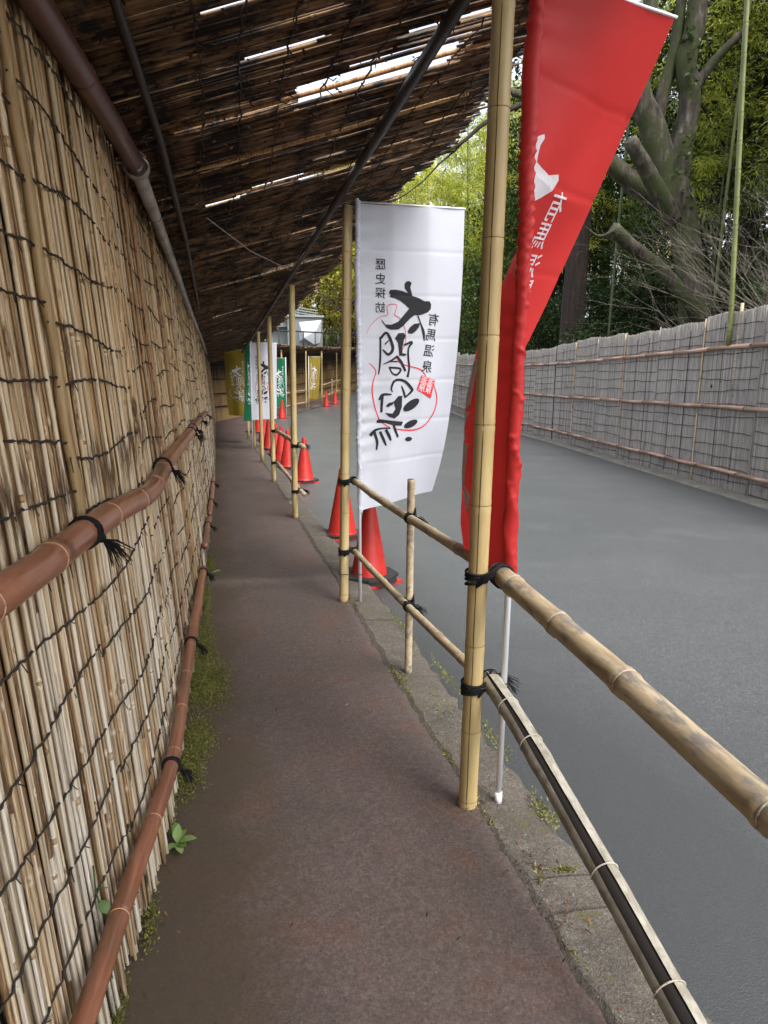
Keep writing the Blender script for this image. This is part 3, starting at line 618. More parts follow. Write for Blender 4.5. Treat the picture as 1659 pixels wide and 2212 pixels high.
# wires that tie the canopy reeds, with bits of creeper hanging from them
for u in (-.2, -.02, .14, .30, .47, .63, .8, .97, 1.14, 1.25):
    mb = MB(); n = 210; pts = []
    ph = q.uniform(0, 6)
    for k in range(n + 1):
        v = 1.2 + 17 * (k / n) ** 1.6
        z = roof_z(u, v) - .016 + q.uniform(-.007, .004) - (.012 if q.random() < .12 else 0)
        pts.append((u + .02 * math.sin(ph + v * 2.4) + q.uniform(-.008, .008), v + SK * 0, z))
    mb.tube(pts, [.0022 + q.uniform(0, .0022) for _ in pts], 4)
    for k in range(70):
        p = Vector(pts[q.randrange(int(n * .8))]); d = Vector((q.uniform(-.05, .05), q.uniform(-.05, .05), -q.uniform(.005, .04)))
        mb.tube([p, p + d * .5 + Vector((q.uniform(-.02, .02), 0, 0)), p + d], .0022, 3)
    mb.build('tie_wire', M['rope_dark'], canopy)
# dead leaves and creeper litter caught in the reeds
lit = MB()
for k in range(2600):
    v = 1.3 + 13 * q.random() ** 1.7; u = q.uniform(-.4, 1.25) if q.random() < .5 else q.choice((-.2, -.02, .14, .30, .47, .63, .8, .97)) + q.gauss(0, .03)
    if u < wb(v) - .15: continue
    p = Vector((u, v, roof_z(u, v) - .012 - q.random() * .014)); a = q.uniform(0, 6.28); L = q.uniform(.008, .026); w = L * q.uniform(.25, .5)
    d = Vector((math.cos(a), math.sin(a), q.uniform(-.9, .4))) * L; e = Vector((-math.sin(a), math.cos(a), q.uniform(-.5, .5))) * w
    lit.add([p, p + d * .5 + e, p + d, p + d * .5 - e], [(0, 1, 2, 3)], q.choice((q.uniform(0, .25), q.uniform(0, .3), q.uniform(.3, .75))))
for k in range(60):     # a drift of russet leaves lodged in the open slit
    p = rs(2.985 + q.uniform(-.012, .012), q.uniform(.02, .16), q.uniform(-.012, .006)); a = q.uniform(0, 6.28); L = .022
    d = Vector((math.cos(a), math.sin(a) * .5, q.uniform(-.5, .5))) * L; e = Vector((-math.sin(a), math.cos(a), .3)) * L * .4
    lit.add([p, p + d * .5 + e, p + d, p + d * .5 - e], [(0, 1, 2, 3)], q.uniform(.5, .85))
stuff(lit.build('dead_leaves', M['leaf_dead'], canopy, False))
for s, u0, u1 in ((2.955, -.13, 1.1), (4.09, -.05, 1.0), (5.55, -.1, 1.1), (7.2, -.1, 1.2), (3.5, -.2, 1.2)):       # stouter pale canes edging the slits
    mb = MB(); ns, T = culm(mb, [rs(s, u0, -.010), rs(s, (u0 + u1) / 2, -.013), rs(s, u1, -.008)], .0095, [.2, .5, .8], 8); mb.build('edge_cane', M['reed'], canopy)

def straight_pole(name, label, pts, r, m, node_step=.5, group=None, cat='pole'):
    t = thing(name, label, cat, pts[0], group); T = (Vector(pts[-1]) - Vector(pts[0])).length
    n = int(T / node_step); bamboo(t, 'culm', pts, r, [(k + .5) / n for k in range(n)], m, None, 10); return t
def purl(v): return Vector((.80, v, roof_z(.8, v) - .055 - .004 * v))
straight_pole('canopy_beam', 'dark stained pole carrying the canopy, laid along the tops of the yellow posts', [purl(v) for v in (-1, 1.5, 4.4, 7.5, 10.4, 13, 16, 19)], .024, M['dark_pole'], .45, cat='beam')
pp = [Vector(p) for p in ((-.22, .2, 2.43), (-.199, 1.97, 2.41), (-.160, 2.9, 2.395), (-.135, 4.6, 2.385), (-.13, 8.8, 2.36), (-.10, 14, 2.28), (-.08, 19, 2.22))]
straight_pole('ceiling_pole', 'thin dark pole under the canopy beside the brown pipe', pp, .0145, M['dark_pole'], .6)
t = thing('brace_wire', 'taut thin grey wire slung below the canopy from slit to beam', 'wire', (.1, 5, 2.4))
mb = MB(); mb.tube([(.0, 4.35, 2.45), (.3, 5.2, 2.43), (.72, 6.4, 2.50)], .004, 5); mb.tube([(.72, 6.4, 2.5), (.85, 5.4, 2.66)], .0035, 5); mb.build('wire', M['steel'], t)

t = thing('gutter_pipe', 'brown downpipe with a grey steel length running along the top of the reed wall', 'pipe', (-.36, 2, 2.35))
gp = [Vector(p) for p in ((-.46, .9, 2.36), (-.364, 1.87, 2.352), (-.300, 2.6, 2.35), (-.268, 3.08, 2.35))]
bamboo(t, 'brown_length', gp, .037, [.30, .62], M['gutter'], M['gutter'], 20, .003, 1.03)
sp_ = [Vector(p) for p in ((-.268, 3.0, 2.345), (-.262, 4.07, 2.345), (-.25, 5.6, 2.335), (-.241, 7.4, 2.32), (-.22, 9.5, 2.30), (-.16, 14, 2.24), (-.12, 18, 2.2))]
bamboo(t, 'steel_length', sp_, .031, [.06, .12, .2, .3, .42, .6], M['steel'], M['dark_pole'], 16, .002)
mb = MB(); mb.ring((-.268, 3.06, 2.35), (.05, 1, 0), .048, .006, 24, 6, a0=0, a1=5.6); mb.ring((-.268, 3.10, 2.35), (.05, 1, 0), .046, .005, 24, 6)
mb.tube([(-.31, 3.08, 2.36), (-.36, 3.08, 2.36)], .006, 6); mb.build('bracket', M['steel'], t)

# ---------------------------------------------------------------- bamboo posts along the kerb
POSTS = [  # (base u, v), top offset u, height, radius, node heights, label
    ((.845, 2.05), .015, 2.72, .0335, [.03, .30, .62, .865, 1.11, 1.375, 1.655, 1.945, 2.31, 2.6], 'yellow bamboo roof post nearest the camera, in front of the red banner'),
    ((.840, 4.443), .022, 2.60, .0325, [.05, .34, .63, .90, 1.17, 1.46, 1.74, 2.03, 2.32], 'yellow bamboo roof post at the left edge of the nearest white banner'),
    ((.857, 7.48), -.008, 2.52, .033, [.06, .36, .68, .95, 1.25, 1.55, 1.85, 2.15], 'yellow bamboo roof post beside the cone by itself, where the far railing ends'),
    ((.867, 10.376), -.03, 2.46, .034, [.1, .42, .75, 1.05, 1.35, 1.7, 2.0], 'fourth yellow bamboo roof post, at the far end of the distant railing'),
    ((.875, 13.016), -.03, 2.42, .034, [.2, .6, 1.0, 1.4, 1.8], 'fifth yellow bamboo roof post, standing in front of the distant white banner'),
    ((.885, 15.7), -.03, 2.40, .032, [.3, .8, 1.3, 1.8], 'yellow bamboo roof post just behind the distant white banner'),
    ((.885, 18.4), -.03, 2.38, .032, [.3, .8, 1.3, 1.8], 'farthest yellow bamboo roof post, beside the olive banner at the bend')]
for i, ((u, v), du, h, r, nodes, lab) in enumerate(POSTS):
    t = thing('bamboo_post', lab, 'bamboo post', (u, v, gz(v)), 'yellow bamboo posts along the kerb')
    a = Vector((u, v, gz(v) - .02)); b = Vector((u + du, v, gz(v) * .6 + h))
    bamboo(t, 'culm', [a, b], r, [(z + .02) / (h + .02) for z in nodes], M['yellow_bamboo'], M['bamboo_node'] if i < 4 else None, 24 if i < 3 else 12, .0012, 1.035)
    if i < 3:       # the cut seam down the walkway side
        mb = MB(); dirv = Vector((-.50, -.87, 0)) if i == 0 else Vector((-.75, -.65, 0)); dirv.normalize()
        mb.tube([a.lerp(b, k / 20) + dirv * (r + .0002) + Vector((.0006 * math.sin(k * 2.1), 0, 0)) for k in range(21)], .0011, 4); mb.build('seam', M['seam'], t)
    if i == 0:      # a second, darker half culm strapped along its road side
        pass

def lash(parent, p_post, r_post, p_rail, ax_rail, r_rail, q, tail=True, scale=1.0):
    """black rope wound round a post and the rail tied to it"""
    mb = MB(); th = .0048 * scale
    for k in range(4):
        mb.ring(p_post + Vector((0, 0, -.028 + .0125 * k)) * scale, (q.uniform(-.12, .12), .22 - .1 * k, 1), r_post * 1.10, th, 20, 6)
    for k in range(3):
        mb.ring(p_rail + ax_rail * (-.016 + .014 * k) * scale, ax_rail + Vector((0, 0, q.uniform(-.15, .15))), r_rail * 1.12, th, 18, 6)
    d = (p_rail - p_post); side = Vector((-d.y, d.x, 0)).normalized() if d.xy.length > .001 else Vector((0, 1, 0))
    for s in (-1, 1):
        for e in (-.011, 0, .011):
            a = p_post + side * s * r_post * 1.08 + Vector((0, 0, .022 * s + e)); b = p_rail + Vector((0, 0, -s * r_rail * 1.05 + e * .6)) + side * s * .008
            mb.tube([a, a.lerp(b, .5) + side * s * .012, b], th, 6)
    if tail:
        k = p_rail + Vector((r_rail * 1.1, .01, .0))
        for _ in range(3): mb.ring(k + Vector((q.uniform(0, .01), q.uniform(-.006, .006), q.uniform(-.006, .006))), (q.uniform(-1, 1), q.uniform(-1, 1), q.uniform(-1, 1)), .010 * scale, th, 8, 5)
        frayed(mb, k, (.9, -.1, -.25), .085 * scale, 30, q, .45, .0019)
    return mb.build('rope_lashing', M['rope_black'], parent)

q = random.Random(21)
def rail_thing(label, pts, r, nodes, lashes, m='rail_bamboo', sides=18):
    t = thing('bamboo_rail', label, 'bamboo rail', pts[0], 'bamboo rails between the posts')
    pts = [Vector(p) for p in pts]
    bamboo(t, 'culm', pts, r, nodes, M[m], M['rail_node'], sides, r * .085, 1.12)
    for (pp, rp, k, tail) in lashes:
        # k: fraction along the rail
        i = min(int(k * (len(pts) - 1)), len(pts) - 2); f = k * (len(pts) - 1) - i; pr = pts[i].lerp(pts[i + 1], f)
        lash(t, Vector((pp[0], pp[1], pr.z)), rp, pr, (pts[i + 1] - pts[i]).normalized(), r, q, tail, .9 if rp < .025 else 1.0)
    return t
PA, PB, PC, PD = [p[0] for p in POSTS[:4]]
SP = (.945, 3.184)
rail_thing('thick weathered bamboo rail in the right foreground, upper of the near pair', [(.925, 2.06, .872), (.912, 1.365, .828), (.902, .86, .787), (.895, .2, .74)], .0345, [.075, .24, .42, .66, .86], [(PA, .0335, .02, False)])
rail_thing('slim upper bamboo rail between the short stake and the two nearest yellow posts', [(.917, 2.13, .868), (.915, 2.7, .862), (.912, 3.2, .853), (.910, 3.9, .845), (.912, 4.50, .853)], .0215, [.12, .26, .41, .60, .74, .90], [(PB, .0325, .97, False), (SP, .0205, .445, True)])
rail_thing('slim lower bamboo rail between the short stake and the two nearest yellow posts', [(.917, 2.10, .452), (.915, 2.7, .42), (.912, 3.2, .398), (.910, 3.9, .375), (.912, 4.50, .362)], .0195, [.10, .22, .36, .49, .62, .78, .9], [(PB, .0325, .97, False), (SP, .0205, .445, True)])
# split rail: an open trough of silvered bamboo
t = thing('bamboo_rail', 'split weathered bamboo rail with a long black crack, lower of the near pair', 'bamboo rail', (.92, 2.0, .46), 'bamboo rails between the posts')
pts = [Vector(p) for p in ((.918, 2.07, .474), (.914, 1.78, .428), (.910, 1.30, .304), (.905, .99, .219), (.90, .60, .112))]
dense = catmull(pts, 8); kn = [.03, .17, .31, .52, .74, .93]
def trough(r, arc_of, name, m):
    mb = MB(); P = dense; n = 18; L = len(P)
    for i in range(L):
        tt = i / (L - 1); bul = 1 + .10 * max(0, 1 - min(abs(tt - k) for k in kn) / .02)
        ax = (P[min(i + 1, L - 1)] - P[max(i - 1, 0)]).normalized(); sx = ax.cross(Vector((0, 0, 1))).normalized(); up = sx.cross(ax)
        a0, a1 = arc_of(tt)
        for j in range(n + 1):
            a = a0 + (a1 - a0) * j / n
            mb.v.append(tuple(P[i] + sx * (r * bul * math.cos(a)) + up * (r * bul * math.sin(a)))); mb.t.append(0)
    for i in range(L - 1):
        for j in range(n): mb.f.append((i * (n + 1) + j, i * (n + 1) + j + 1, (i + 1) * (n + 1) + j + 1, (i + 1) * (n + 1) + j)); mb.mi.append(0)
    return mb.build(name, m, t)
# walking down the rail towards the camera sx points left (to the path); the crack opens on the upper path side
def wide(tt): return .10 + .34 * min(1, tt * 1.8)
A_CR = rad(62)
trough(.0345, lambda tt: (A_CR + wide(tt), A_CR + 2 * math.pi - wide(tt)), 'shell', M['split_grey'])
trough(.0295, lambda tt: (0, 2 * math.pi), 'hollow', M['split_dark'])
for k in kn:
    i = int(k * (len(dense) - 1)); ax = dense[min(i + 1, len(dense) - 1)] - dense[i - 1]
    mb = MB(); a_ = A_CR + wide(k); mb.ring(dense[i], ax, .0362, .0022, 24, 4, a0=a_, a1=a_ + 2 * math.pi - 2 * wide(k) - .1)
    mb.build('node', M['rail_node'], t)
lash(t, Vector((PA[0], PA[1], .47)), .0335, pts[0], (pts[0] - pts[1]).normalized(), .030, q, True)

rail_thing('distant upper bamboo rail from the lone cone back to the fourth post', [(.925, 7.2, .825), (.92, 8.9, .80), (.918, 10.4, .785)], .028, [.2, .5, .8], [(PC, .033, .09, True), (PD, .034, .985, False)], 'rail_bamboo', 12)
rail_thing('distant lower bamboo rail from the lone cone back to the fourth post', [(.925, 7.2, .31), (.92, 8.9, .30), (.918, 10.4, .30)], .024, [.2, .5, .8], [(PC, .033, .09, True), (PD, .034, .985, False)], 'rail_bamboo', 12)
for (u, v, h, r, lab) in ((.948, 3.184, 1.035, .0195, 'short bamboo stake with an open top, standing on the kerb before the white banner'), (.955, 8.6, .98, .019, 'short bamboo stake midway along the distant railing')):
    t = thing('bamboo_stake', lab, 'stake', (u, v, 0), 'short stakes on the kerb')
    mb = MB(); ns, T = culm(mb, [(u, v, 0), (u - .004, v, h)], r, [.045, .40, .66, .965], 16, 1.05); mb.build('culm', M['rail_bamboo'], t)
    mb = MB(); mb.tube([(u - .004, v, h + .0005), (u - .004, v, h + .0012)], r * .72, 12); mb.build('hollow', M['split_dark'], t)

# ---------------------------------------------------------------- traffic cones
def cone(label, u, v, rz=0, near=False, weights=1, z=None, parts=True):
    z0 = (gz(v) - ROAD_DROP + .004) if z is None else z
    t = thing('traffic_cone', label, 'traffic cone', (u, v, z0), 'red traffic cones along the kerb')
    n = 28 if near else 14
    prof = [(.165, .035), (.150, .05), (.142, .075), (.035, .665), (.034, .69), (.028, .70)]
    mb = MB(); mb.tube([(u, v, z0 + h) for r, h in prof], [r for r, h in prof], n); mb.build('body', M['red_plastic'], t)
    mb = MB(); mb.box((u, v, z0 + .012), (.38, .38, .022), rz); mb.build('base', M['red_plastic'], t, False)
    for k in range(weights):
        mb = MB(); zz = z0 + .024 + .026 * k; a = rz + .35 * k + .1
        ro = .215; ri = .150; pts = []
        for (r, h) in ((ri, 0), (ro, 0), (ro, .022), (ri, .022)):
            for j in range(8):
                an = a + math.pi / 8 + j * math.pi / 4; rr_ = r * (1 / math.cos(math.pi / 8) if r == ro else 1.02)
                if r == ro: rr_ *= (1.0 if j % 2 else 1.0)
                pts.append((u + rr_ * math.cos(an), v + rr_ * math.sin(an), zz + h))
        fs = [(q1 * 8 + j, q1 * 8 + (j + 1) % 8, ((q1 + 1) % 4) * 8 + (j + 1) % 8, ((q1 + 1) % 4) * 8 + j) for q1 in range(4) for j in range(8)]
        mb.add(pts, fs); mb.build('weight', M['black_rubber'], t, False)
    if near:
        mb = MB(); mb.ring((u, v, z0 + .70), (0, 0, 1), .026, .006, 16, 5); mb.build('rim', M['red_plastic'], t)
    return t
cone('nearest red cone on stacked black rubber weights, behind the foot of the white banner', 1.155, 5.02, .5, True, 2)
cone('red cone with black base ring just left of the nearest white banner, behind its post', 1.235, 6.62, .2, True, 1)
cone('lone red cone right of the third yellow post, at the end of the railing', 1.36, 10.55, .1, True, 1)
for u, v, lab in ((1.292, 12.36, 'red cone directly behind the lone one, seen past the short far stake'), (1.271, 13.36, 'nearest red cone between the third and fourth yellow posts'), (1.266, 14.54, 'second red cone of the row left of the fourth post'),
                  (1.228, 15.93, 'third red cone of the far row, below the hem of the distant white banner'), (1.25, 17.87, 'fourth red cone of the far row, under the distant white banner'), (1.30, 20.6, 'last red cone of the far row, mostly hidden under the distant white banner')):
    cone(lab, u, v, .15 * v, False, 1)
cone('single red cone behind the fourth yellow post, near the green banner at the bend', 2.55, 26.2, .3, False, 0)
cone('left of the two tiny red cones on the far side of the bend', 5.20, 31.9, .2, False, 0)
cone('right of the two tiny red cones on the far side of the bend', 5.85, 33.2, .2, False, 0)

# ---------------------------------------------------------------- banners
def surf_normal(S, a, b, side):
    e = 1e-3; p = Vector(S(a, b)); n = (Vector(S(a + e, b)) - p).cross(Vector(S(a, b + e)) - p).normalized()
    return n * side
def cloth_mesh(S, na, nb, name, m, parent):
    return sheet([[S(i / na, j / nb) for i in range(na + 1)] for j in range(nb + 1)]).build(name, m, parent)
def ab_stroke(pts, W, H):
    """brush stroke (a, b, width in metres) -> outline polygons in a, b"""
    P = catmull([(a * W, b * H, w) for a, b, w in pts], 5); L, Rr = [], []
    for i, p in enumerate(P):
        d = (P[min(i + 1, len(P) - 1)] - P[max(i - 1, 0)]); d = Vector((d.x, d.y)); d.normalize()
        n = Vector((-d.y, d.x)); w = abs(p.z) / 2
        L.append(((p.x + n.x * w) / W, (p.y + n.y * w) / H)); Rr.append(((p.x - n.x * w) / W, (p.y - n.y * w) / H))
    return [[L[i], L[i + 1], Rr[i + 1], Rr[i]] for i in range(len(P) - 1)]
def print_on(S, polys, name, m, parent, off, both=True, fine=.03, fit=lambda p: p):
    """flat print laid on the cloth: triangulated, refined so that it follows the folds"""
    bm = bmesh.new()
    for poly in polys:
        vs_ = [bm.verts.new((a, b, 0)) for a, b in poly]
        tris = tessellate_polygon([[Vector((a, b, 0)) for a, b in poly]]) if len(poly) > 4 else [(0, 1, 2), (0, 2, 3)] if len(poly) == 4 else [(0, 1, 2)]
        for tr in tris:
            try: bm.faces.new([vs_[i] for i in tr])
            except ValueError: pass
    for _ in range(4):
        es = [e for e in bm.edges if e.calc_length() > fine * 1.8]
        if not es: break
        bmesh.ops.subdivide_edges(bm, edges=es, cuts=1); bmesh.ops.triangulate(bm, faces=bm.faces[:])
    bm.verts.ensure_lookup_table(); bm.verts.index_update()
    ab = [fit((v.co.x, v.co.y)) for v in bm.verts]; fs = [[v.index for v in f.verts] for f in bm.faces]; bm.free()
    mb = MB()
    for s in ((1, -1) if both else (1,)):
        mb.add([Vector(S(a, b)) + surf_normal(S, a, b, s) * off for a, b in ab], fs)
    return mb.build(name, m, parent, False)
FONT = {}
def glyph(ch):
    if ch not in FONT:
        c = bpy.data.curves.new('glyph', 'FONT'); c.body = ch; c.size = 1; c.offset = .004; c.resolution_u = 2
        o = bpy.data.objects.new('glyph', c); COL.objects.link(o); dg = bpy.context.evaluated_depsgraph_get(); dg.update()
        me = o.evaluated_get(dg).to_mesh(); vs_ = [v.co.copy() for v in me.vertices]; fs = [list(p.vertices) for p in me.polygons]
        o.evaluated_get(dg).to_mesh_clear(); bpy.data.objects.remove(o); bpy.data.curves.remove(c)
        x0 = min(v.x for v in vs_); x1 = max(v.x for v in vs_); y0 = min(v.y for v in vs_); y1 = max(v.y for v in vs_)
        FONT[ch] = ([((v.x - (x0 + x1) / 2), (v.y - (y0 + y1) / 2)) for v in vs_], fs)
    return FONT[ch]
def glyph_polys(ch, a, b, size, W, H, mirror=True, rot=0, sx=1.0):
    vs_, fs = glyph(ch); c, s = math.cos(rot), math.sin(rot); out = []
    pts = []
    for x, y in vs_:
        x = x * size * sx * (-1 if mirror else 1); y = -y * size
        pts.append((a + (x * c - y * s) / W, b + (x * s + y * c) / H))
    return [[pts[i] for i in f] for f in fs]

def artwork(S, W, H, parent, ink, line, flip=1, full=True, off=.0022, fit=lambda p: p):
    for fills, strokes in ART['W']['chars']:
        ps = [list(map(tuple, g)) for g in fills]
        for st in strokes: ps += ab_stroke(st, .71, 1.955)
        print_on(S, ps, 'brush_character', ink, parent, off, fit=fit)
    for st in ART['W']['red_stroke']: print_on(S, ab_stroke([(a, b, w * .68) for a, b, w in st], .71, 1.955), 'gourd_outline', line, parent, off * .7, fit=fit)
    sm = []
    for (a, b), ch in zip(ART['W']['hist'], '歴史探訪'): sm += glyph_polys(ch, a, b, .072, .71, 1.955, True, .05)
    for (a, b), ch in zip(ART['W']['arima'], '有馬温泉'): sm += glyph_polys(ch, a, b, .086, .71, 1.955, True, .12)
    print_on(S, sm, 'small_lettering', ink, parent, off, fine=1, fit=fit)
    if full:
        sl = [tuple(p) for p in ART['W']['seal']]; c = Vector((sum(p[0] for p in sl) / 4, sum(p[1] for p in sl) / 4))
        se = print_on(S, [sl], 'seal', line, parent, off * 1.2, fit=fit)
        ex = Vector(sl[1]) - Vector(sl[0]); ey = Vector(sl[3]) - Vector(sl[0]); g = []
        for ch, fx, fy in (('温', .74, .27), ('泉', .74, .75), ('源', .27, .27), ('泉', .27, .75)):
            p = Vector(sl[0]) + ex * fx + ey * fy; g += glyph_polys(ch, p.x, p.y, .056, .71, 1.955, True, .3)
        print_on(S, g, 'seal_lettering', M['white_ink'], se, off * 2.0, fine=1, fit=fit)

def ruched_sleeve(mb, base, top, r, q, amp=.16, sq=(1, 1, 1, 0)):
    """loose cloth tube gathered on a pole: many slanting creases of different lengths, no two alike"""
    a, b = Vector(base), Vector(top); n = int((b - a).length / .007); n_s = 26; vs_ = []; H = (b - a).length
    W_ = [(q.uniform(25, 190), q.choice((1, 1, 2, 2, 3)) * q.choice((1, -1)), q.uniform(0, 6.28), q.uniform(0, 6.28), q.uniform(1.5, 7), q.uniform(.5, 1.2)) for _ in range(11)]
    for i in range(n + 1):
        t_ = i / n; c = a.lerp(b, t_); z = t_ * H; c += Vector((.003 * math.sin(z * 7 + 1) + .002 * math.sin(z * 23), .003 * math.sin(z * 9), 0))
        for j in range(n_s):
            an = 2 * math.pi * j / n_s; e = 0
            for f, m_, p1, p2, f2, w in W_:
                env = max(0, math.sin(z * f2 + p2)) ; e += w * env * (1 - 2.2 * abs(math.sin((f * z + m_ * an + p1) / 2)) ** .7)
            k = max(.78, 1 + amp * e * .45)
            ex, ey = r * k * math.cos(an) * sq[0], r * k * math.sin(an) * sq[1]; vs_.append((c.x + ex * sq[2] - ey * sq[3], c.y + ex * sq[3] + ey * sq[2], c.z + .004 * math.sin(an * 2 + z * 40)))
    mb.add(vs_, [(i * n_s + j, i * n_s + (j + 1) % n_s, (i + 1) * n_s + (j + 1) % n_s, (i + 1) * n_s + j) for i in range(n) for j in range(n_s)])

def cable_tie(parent, p, q2, r1, r2, z):
    """thin tie looped round a post and a banner pole"""
    p = Vector((p[0], p[1], z)); q2 = Vector((q2[0], q2[1], z)); d = (q2 - p).normalized(); n = Vector((-d.y, d.x, 0)); pts = []
    for k in range(13): a = math.pi / 2 + math.pi * k / 12; pts.append(p + d * (r1 * math.cos(a)) + n * (r1 * math.sin(a)))
    for k in range(9): a = -math.pi / 2 + math.pi * k / 8; pts.append(q2 + d * (r2 * math.cos(a)) + n * (r2 * math.sin(a)))
    pts.append(pts[0]); mb = MB(); mb.tube([x + Vector((0, 0, .02 * (x - p).dot(n) / r1 * .4)) for x in pts], .0024, 5)
    m_ = p.lerp(q2, .55) - n * (r1 * .7); mb.box(m_, (.008, .007, .006)); return mb.build('cable_tie', M['plastic_black'], parent)

q = random.Random(33)
# near red banner
t = thing('banner', 'tall red banner with white brush lettering, twisting behind the nearest yellow post', 'banner', (.957, 2.034, 0), 'banners tied to the roof posts')
mb = MB(); mb.tube([(.957, 2.034, -.02), (.958, 2.04, 2.72)], .0115, 14); mb.build('flagpole', M['white_pole'], t)
mb = MB(); mb.tube([(.957, 2.034, 0.0), (.957, 2.034, .05)], .0135, 14); mb.build('pole_cap', M['white_pole'], t)
mb = MB(); e = Vector(red_cloth(1, 0)); mb.tube([(.958, 2.04, 2.685), e + Vector((.01, .003, .005))], .005, 8); mb.build('crossbar', M['white_pole'], t)
cloth_mesh(red_cloth, 50, 220, 'cloth', M['red_cloth'], t)
mb = MB(); ruched_sleeve(mb, (.955, 2.036, .852), (.955, 2.039, 2.70), .0235, q, .26, (1.12, .92, math.cos(rad(-25)), math.sin(rad(-25)))); mb.build('sleeve', M['red_sleeve'], t)
for a0 in (.965, .985):
    mb = MB(); mb.tube([Vector(red_cloth(a0, b / 60)) - Vector((.3, -.9, 0)).normalized() * .0 + surf_normal(red_cloth, a0, b / 60, 1) * .001 for b in range(61)], .0009, 4); mb.build('hem_stitching', M['stitch'], t)
for g in ART['R']['fill'] + ART['R']['left']: print_on(red_cloth, [list(map(tuple, g))], 'brush_stroke', M['white_ink'], t, .002)
g = []
for (a, b), ch, sz in zip(ART['R']['chars'], '有馬温泉', (.098, .092, .088, .085)): g += glyph_polys(ch, a, b, sz, .50, 1.82, True, -.10, 1.0)
print_on(red_cloth, g, 'small_lettering', M['white_ink'], t, .002, fine=1)
cable_tie(t, PA, (.957, 2.034), .037, .0125, .475)

# near white banner
t = thing('banner', 'nearest white banner with large black brush lettering and a red gourd outline', 'banner', (.943, 4.375, 0), 'banners tied to the roof posts')
mb = MB(); mb.tube([(.945, 4.372, -.02), (.908, 4.374, 2.63)], .0115, 14); mb.build('flagpole', M['white_pole'], t)
mb = MB(); mb.tube([(.906, 4.378, 2.612), Vector(white_cloth(1.01, 0))], .005, 8); mb.build('crossbar', M['white_pole'], t)
cloth_mesh(white_cloth, 50, 220, 'cloth', M['white_cloth'], t)
mb = MB(); ruched_sleeve(mb, (.937, 4.372, .648), (.910, 4.374, 2.615), .020, q, .24); mb.build('sleeve', M['white_cloth'], t)
artwork(white_cloth, .71, 1.955, t, M['ink'], M['red_ink'])
cable_tie(t, PB, (.944, 4.372), .036, .0125, .21)

# banners farther off
def flag_surface(p, zt, ang0, ang1, w, h, ph):
    def S(a, b):
        th = rad(ang0 + (ang1 - ang0) * b ** 1.5); sx, sy = math.sin(th), math.cos(th)
        wob = (.02 * math.sin(6 * a + 3 * b + ph) + .012 * math.sin(11 * a - 4 * b)) * min(1, a * 4)
        return (p[0] + sx * w * a - sy * wob, p[1] + sy * w * a + sx * wob, zt - b * h + .02 * a * math.sin(ph))
    return S
def far_banner(label, p, zt, a0, a1, w, h, cloth, ink, line, ph, full=False):
    z0 = gz(p[1]); t = thing('banner', label, 'banner', (p[0], p[1], z0), 'banners tied to the roof posts')
    mb = MB(); mb.tube([(p[0], p[1], z0 - .03), (p[0], p[1], zt + .04)], .013, 8); mb.build('flagpole', M['white_pole'], t)
    S = flag_surface(p, zt, a0, a1, w, h, ph)
    mb = MB(); mb.tube([(p[0], p[1], zt + .008), S(1.03, 0)], .006, 6); mb.build('crossbar', M['white_pole'], t)
    cloth_mesh(S, 14, 30, 'cloth', M[cloth], t)
    artwork(S, w, h, t, M[ink], M[line], full=full, off=.006)
far_banner('distant white banner with black brush lettering, behind the fourth and fifth yellow posts', (.82, 15.3), 2.34, 84, 74, .58, 1.66, 'white_cloth', 'ink', 'red_ink', 1, True)
far_banner('green banner with white lettering beside the distant white banner', (.945, 17.3), 2.40, 200, 206, .52, 1.85, 'green_cloth', 'white_ink', 'white_ink', 2.2)
far_banner('olive yellow banner with white lettering, farthest left against the reed wall', (.95, 19.2), 2.36, 272, 300, .62, 1.78, 'olive_cloth', 'white_ink', 'white_ink', 3.1)
far_banner('green banner with white lettering on the far side of the bend', (2.75, 26.55), 2.42, 262, 262, .58, 1.86, 'green_cloth', 'white_ink', 'white_ink', .4)
far_banner('olive yellow banner beyond the bend, hung left of the two tiny cones', (4.10, 30.0), 2.63, 78, 55, .56, 1.82, 'olive_cloth', 'white_ink', 'white_ink', 1.4)

# ---------------------------------------------------------------- far side of the bend: wall, canopy, posts, rails
q = random.Random(44)
fwall = thing('reed_wall', 'shaded reed wall curving round the outside of the bend behind the far banners', 'reed wall', (2.64, 30.17, .4))
FW = catmull([(p.x, p.y, 0) for p in FARWALL], 14)
mb = MB(); L = 0
for a, b in zip(FW, FW[1:]):
    n = max(1, int((b - a).length / .034)); d = (b - a).normalized(); nr = Vector((-d.y, d.x, 0))
    for k in range(n):
        p = a.lerp(b, k / n) + nr * q.uniform(0, .02); z = gz(p.y)
        mb.tube([(p.x, p.y, z - .03), (p.x + nr.x * .1, p.y + nr.y * .1, z + 2.5)], .019, 3, False, q.random())
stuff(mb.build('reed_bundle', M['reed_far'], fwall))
b = sheet([[(p.x - .05, p.y + .03, gz(p.y) + z) for z in (-.1, 2.5)] for p in FW]); b.build('backing_board', M['backing'], fwall)
for z in (.5, .95, 1.45, 1.9):
    mb = MB(); mb.tube([(p.x + .03, p.y - .02, gz(p.y) + z) for p in FW], .022, 6); mb.build('rail', M['dark_pole'], fwall)
fcan = thing('reed_canopy', 'far reed canopy over the walkway round the bend, its ragged eave seen edge on', 'canopy', (3, 28, 2.6))
mb = MB(); eave = []
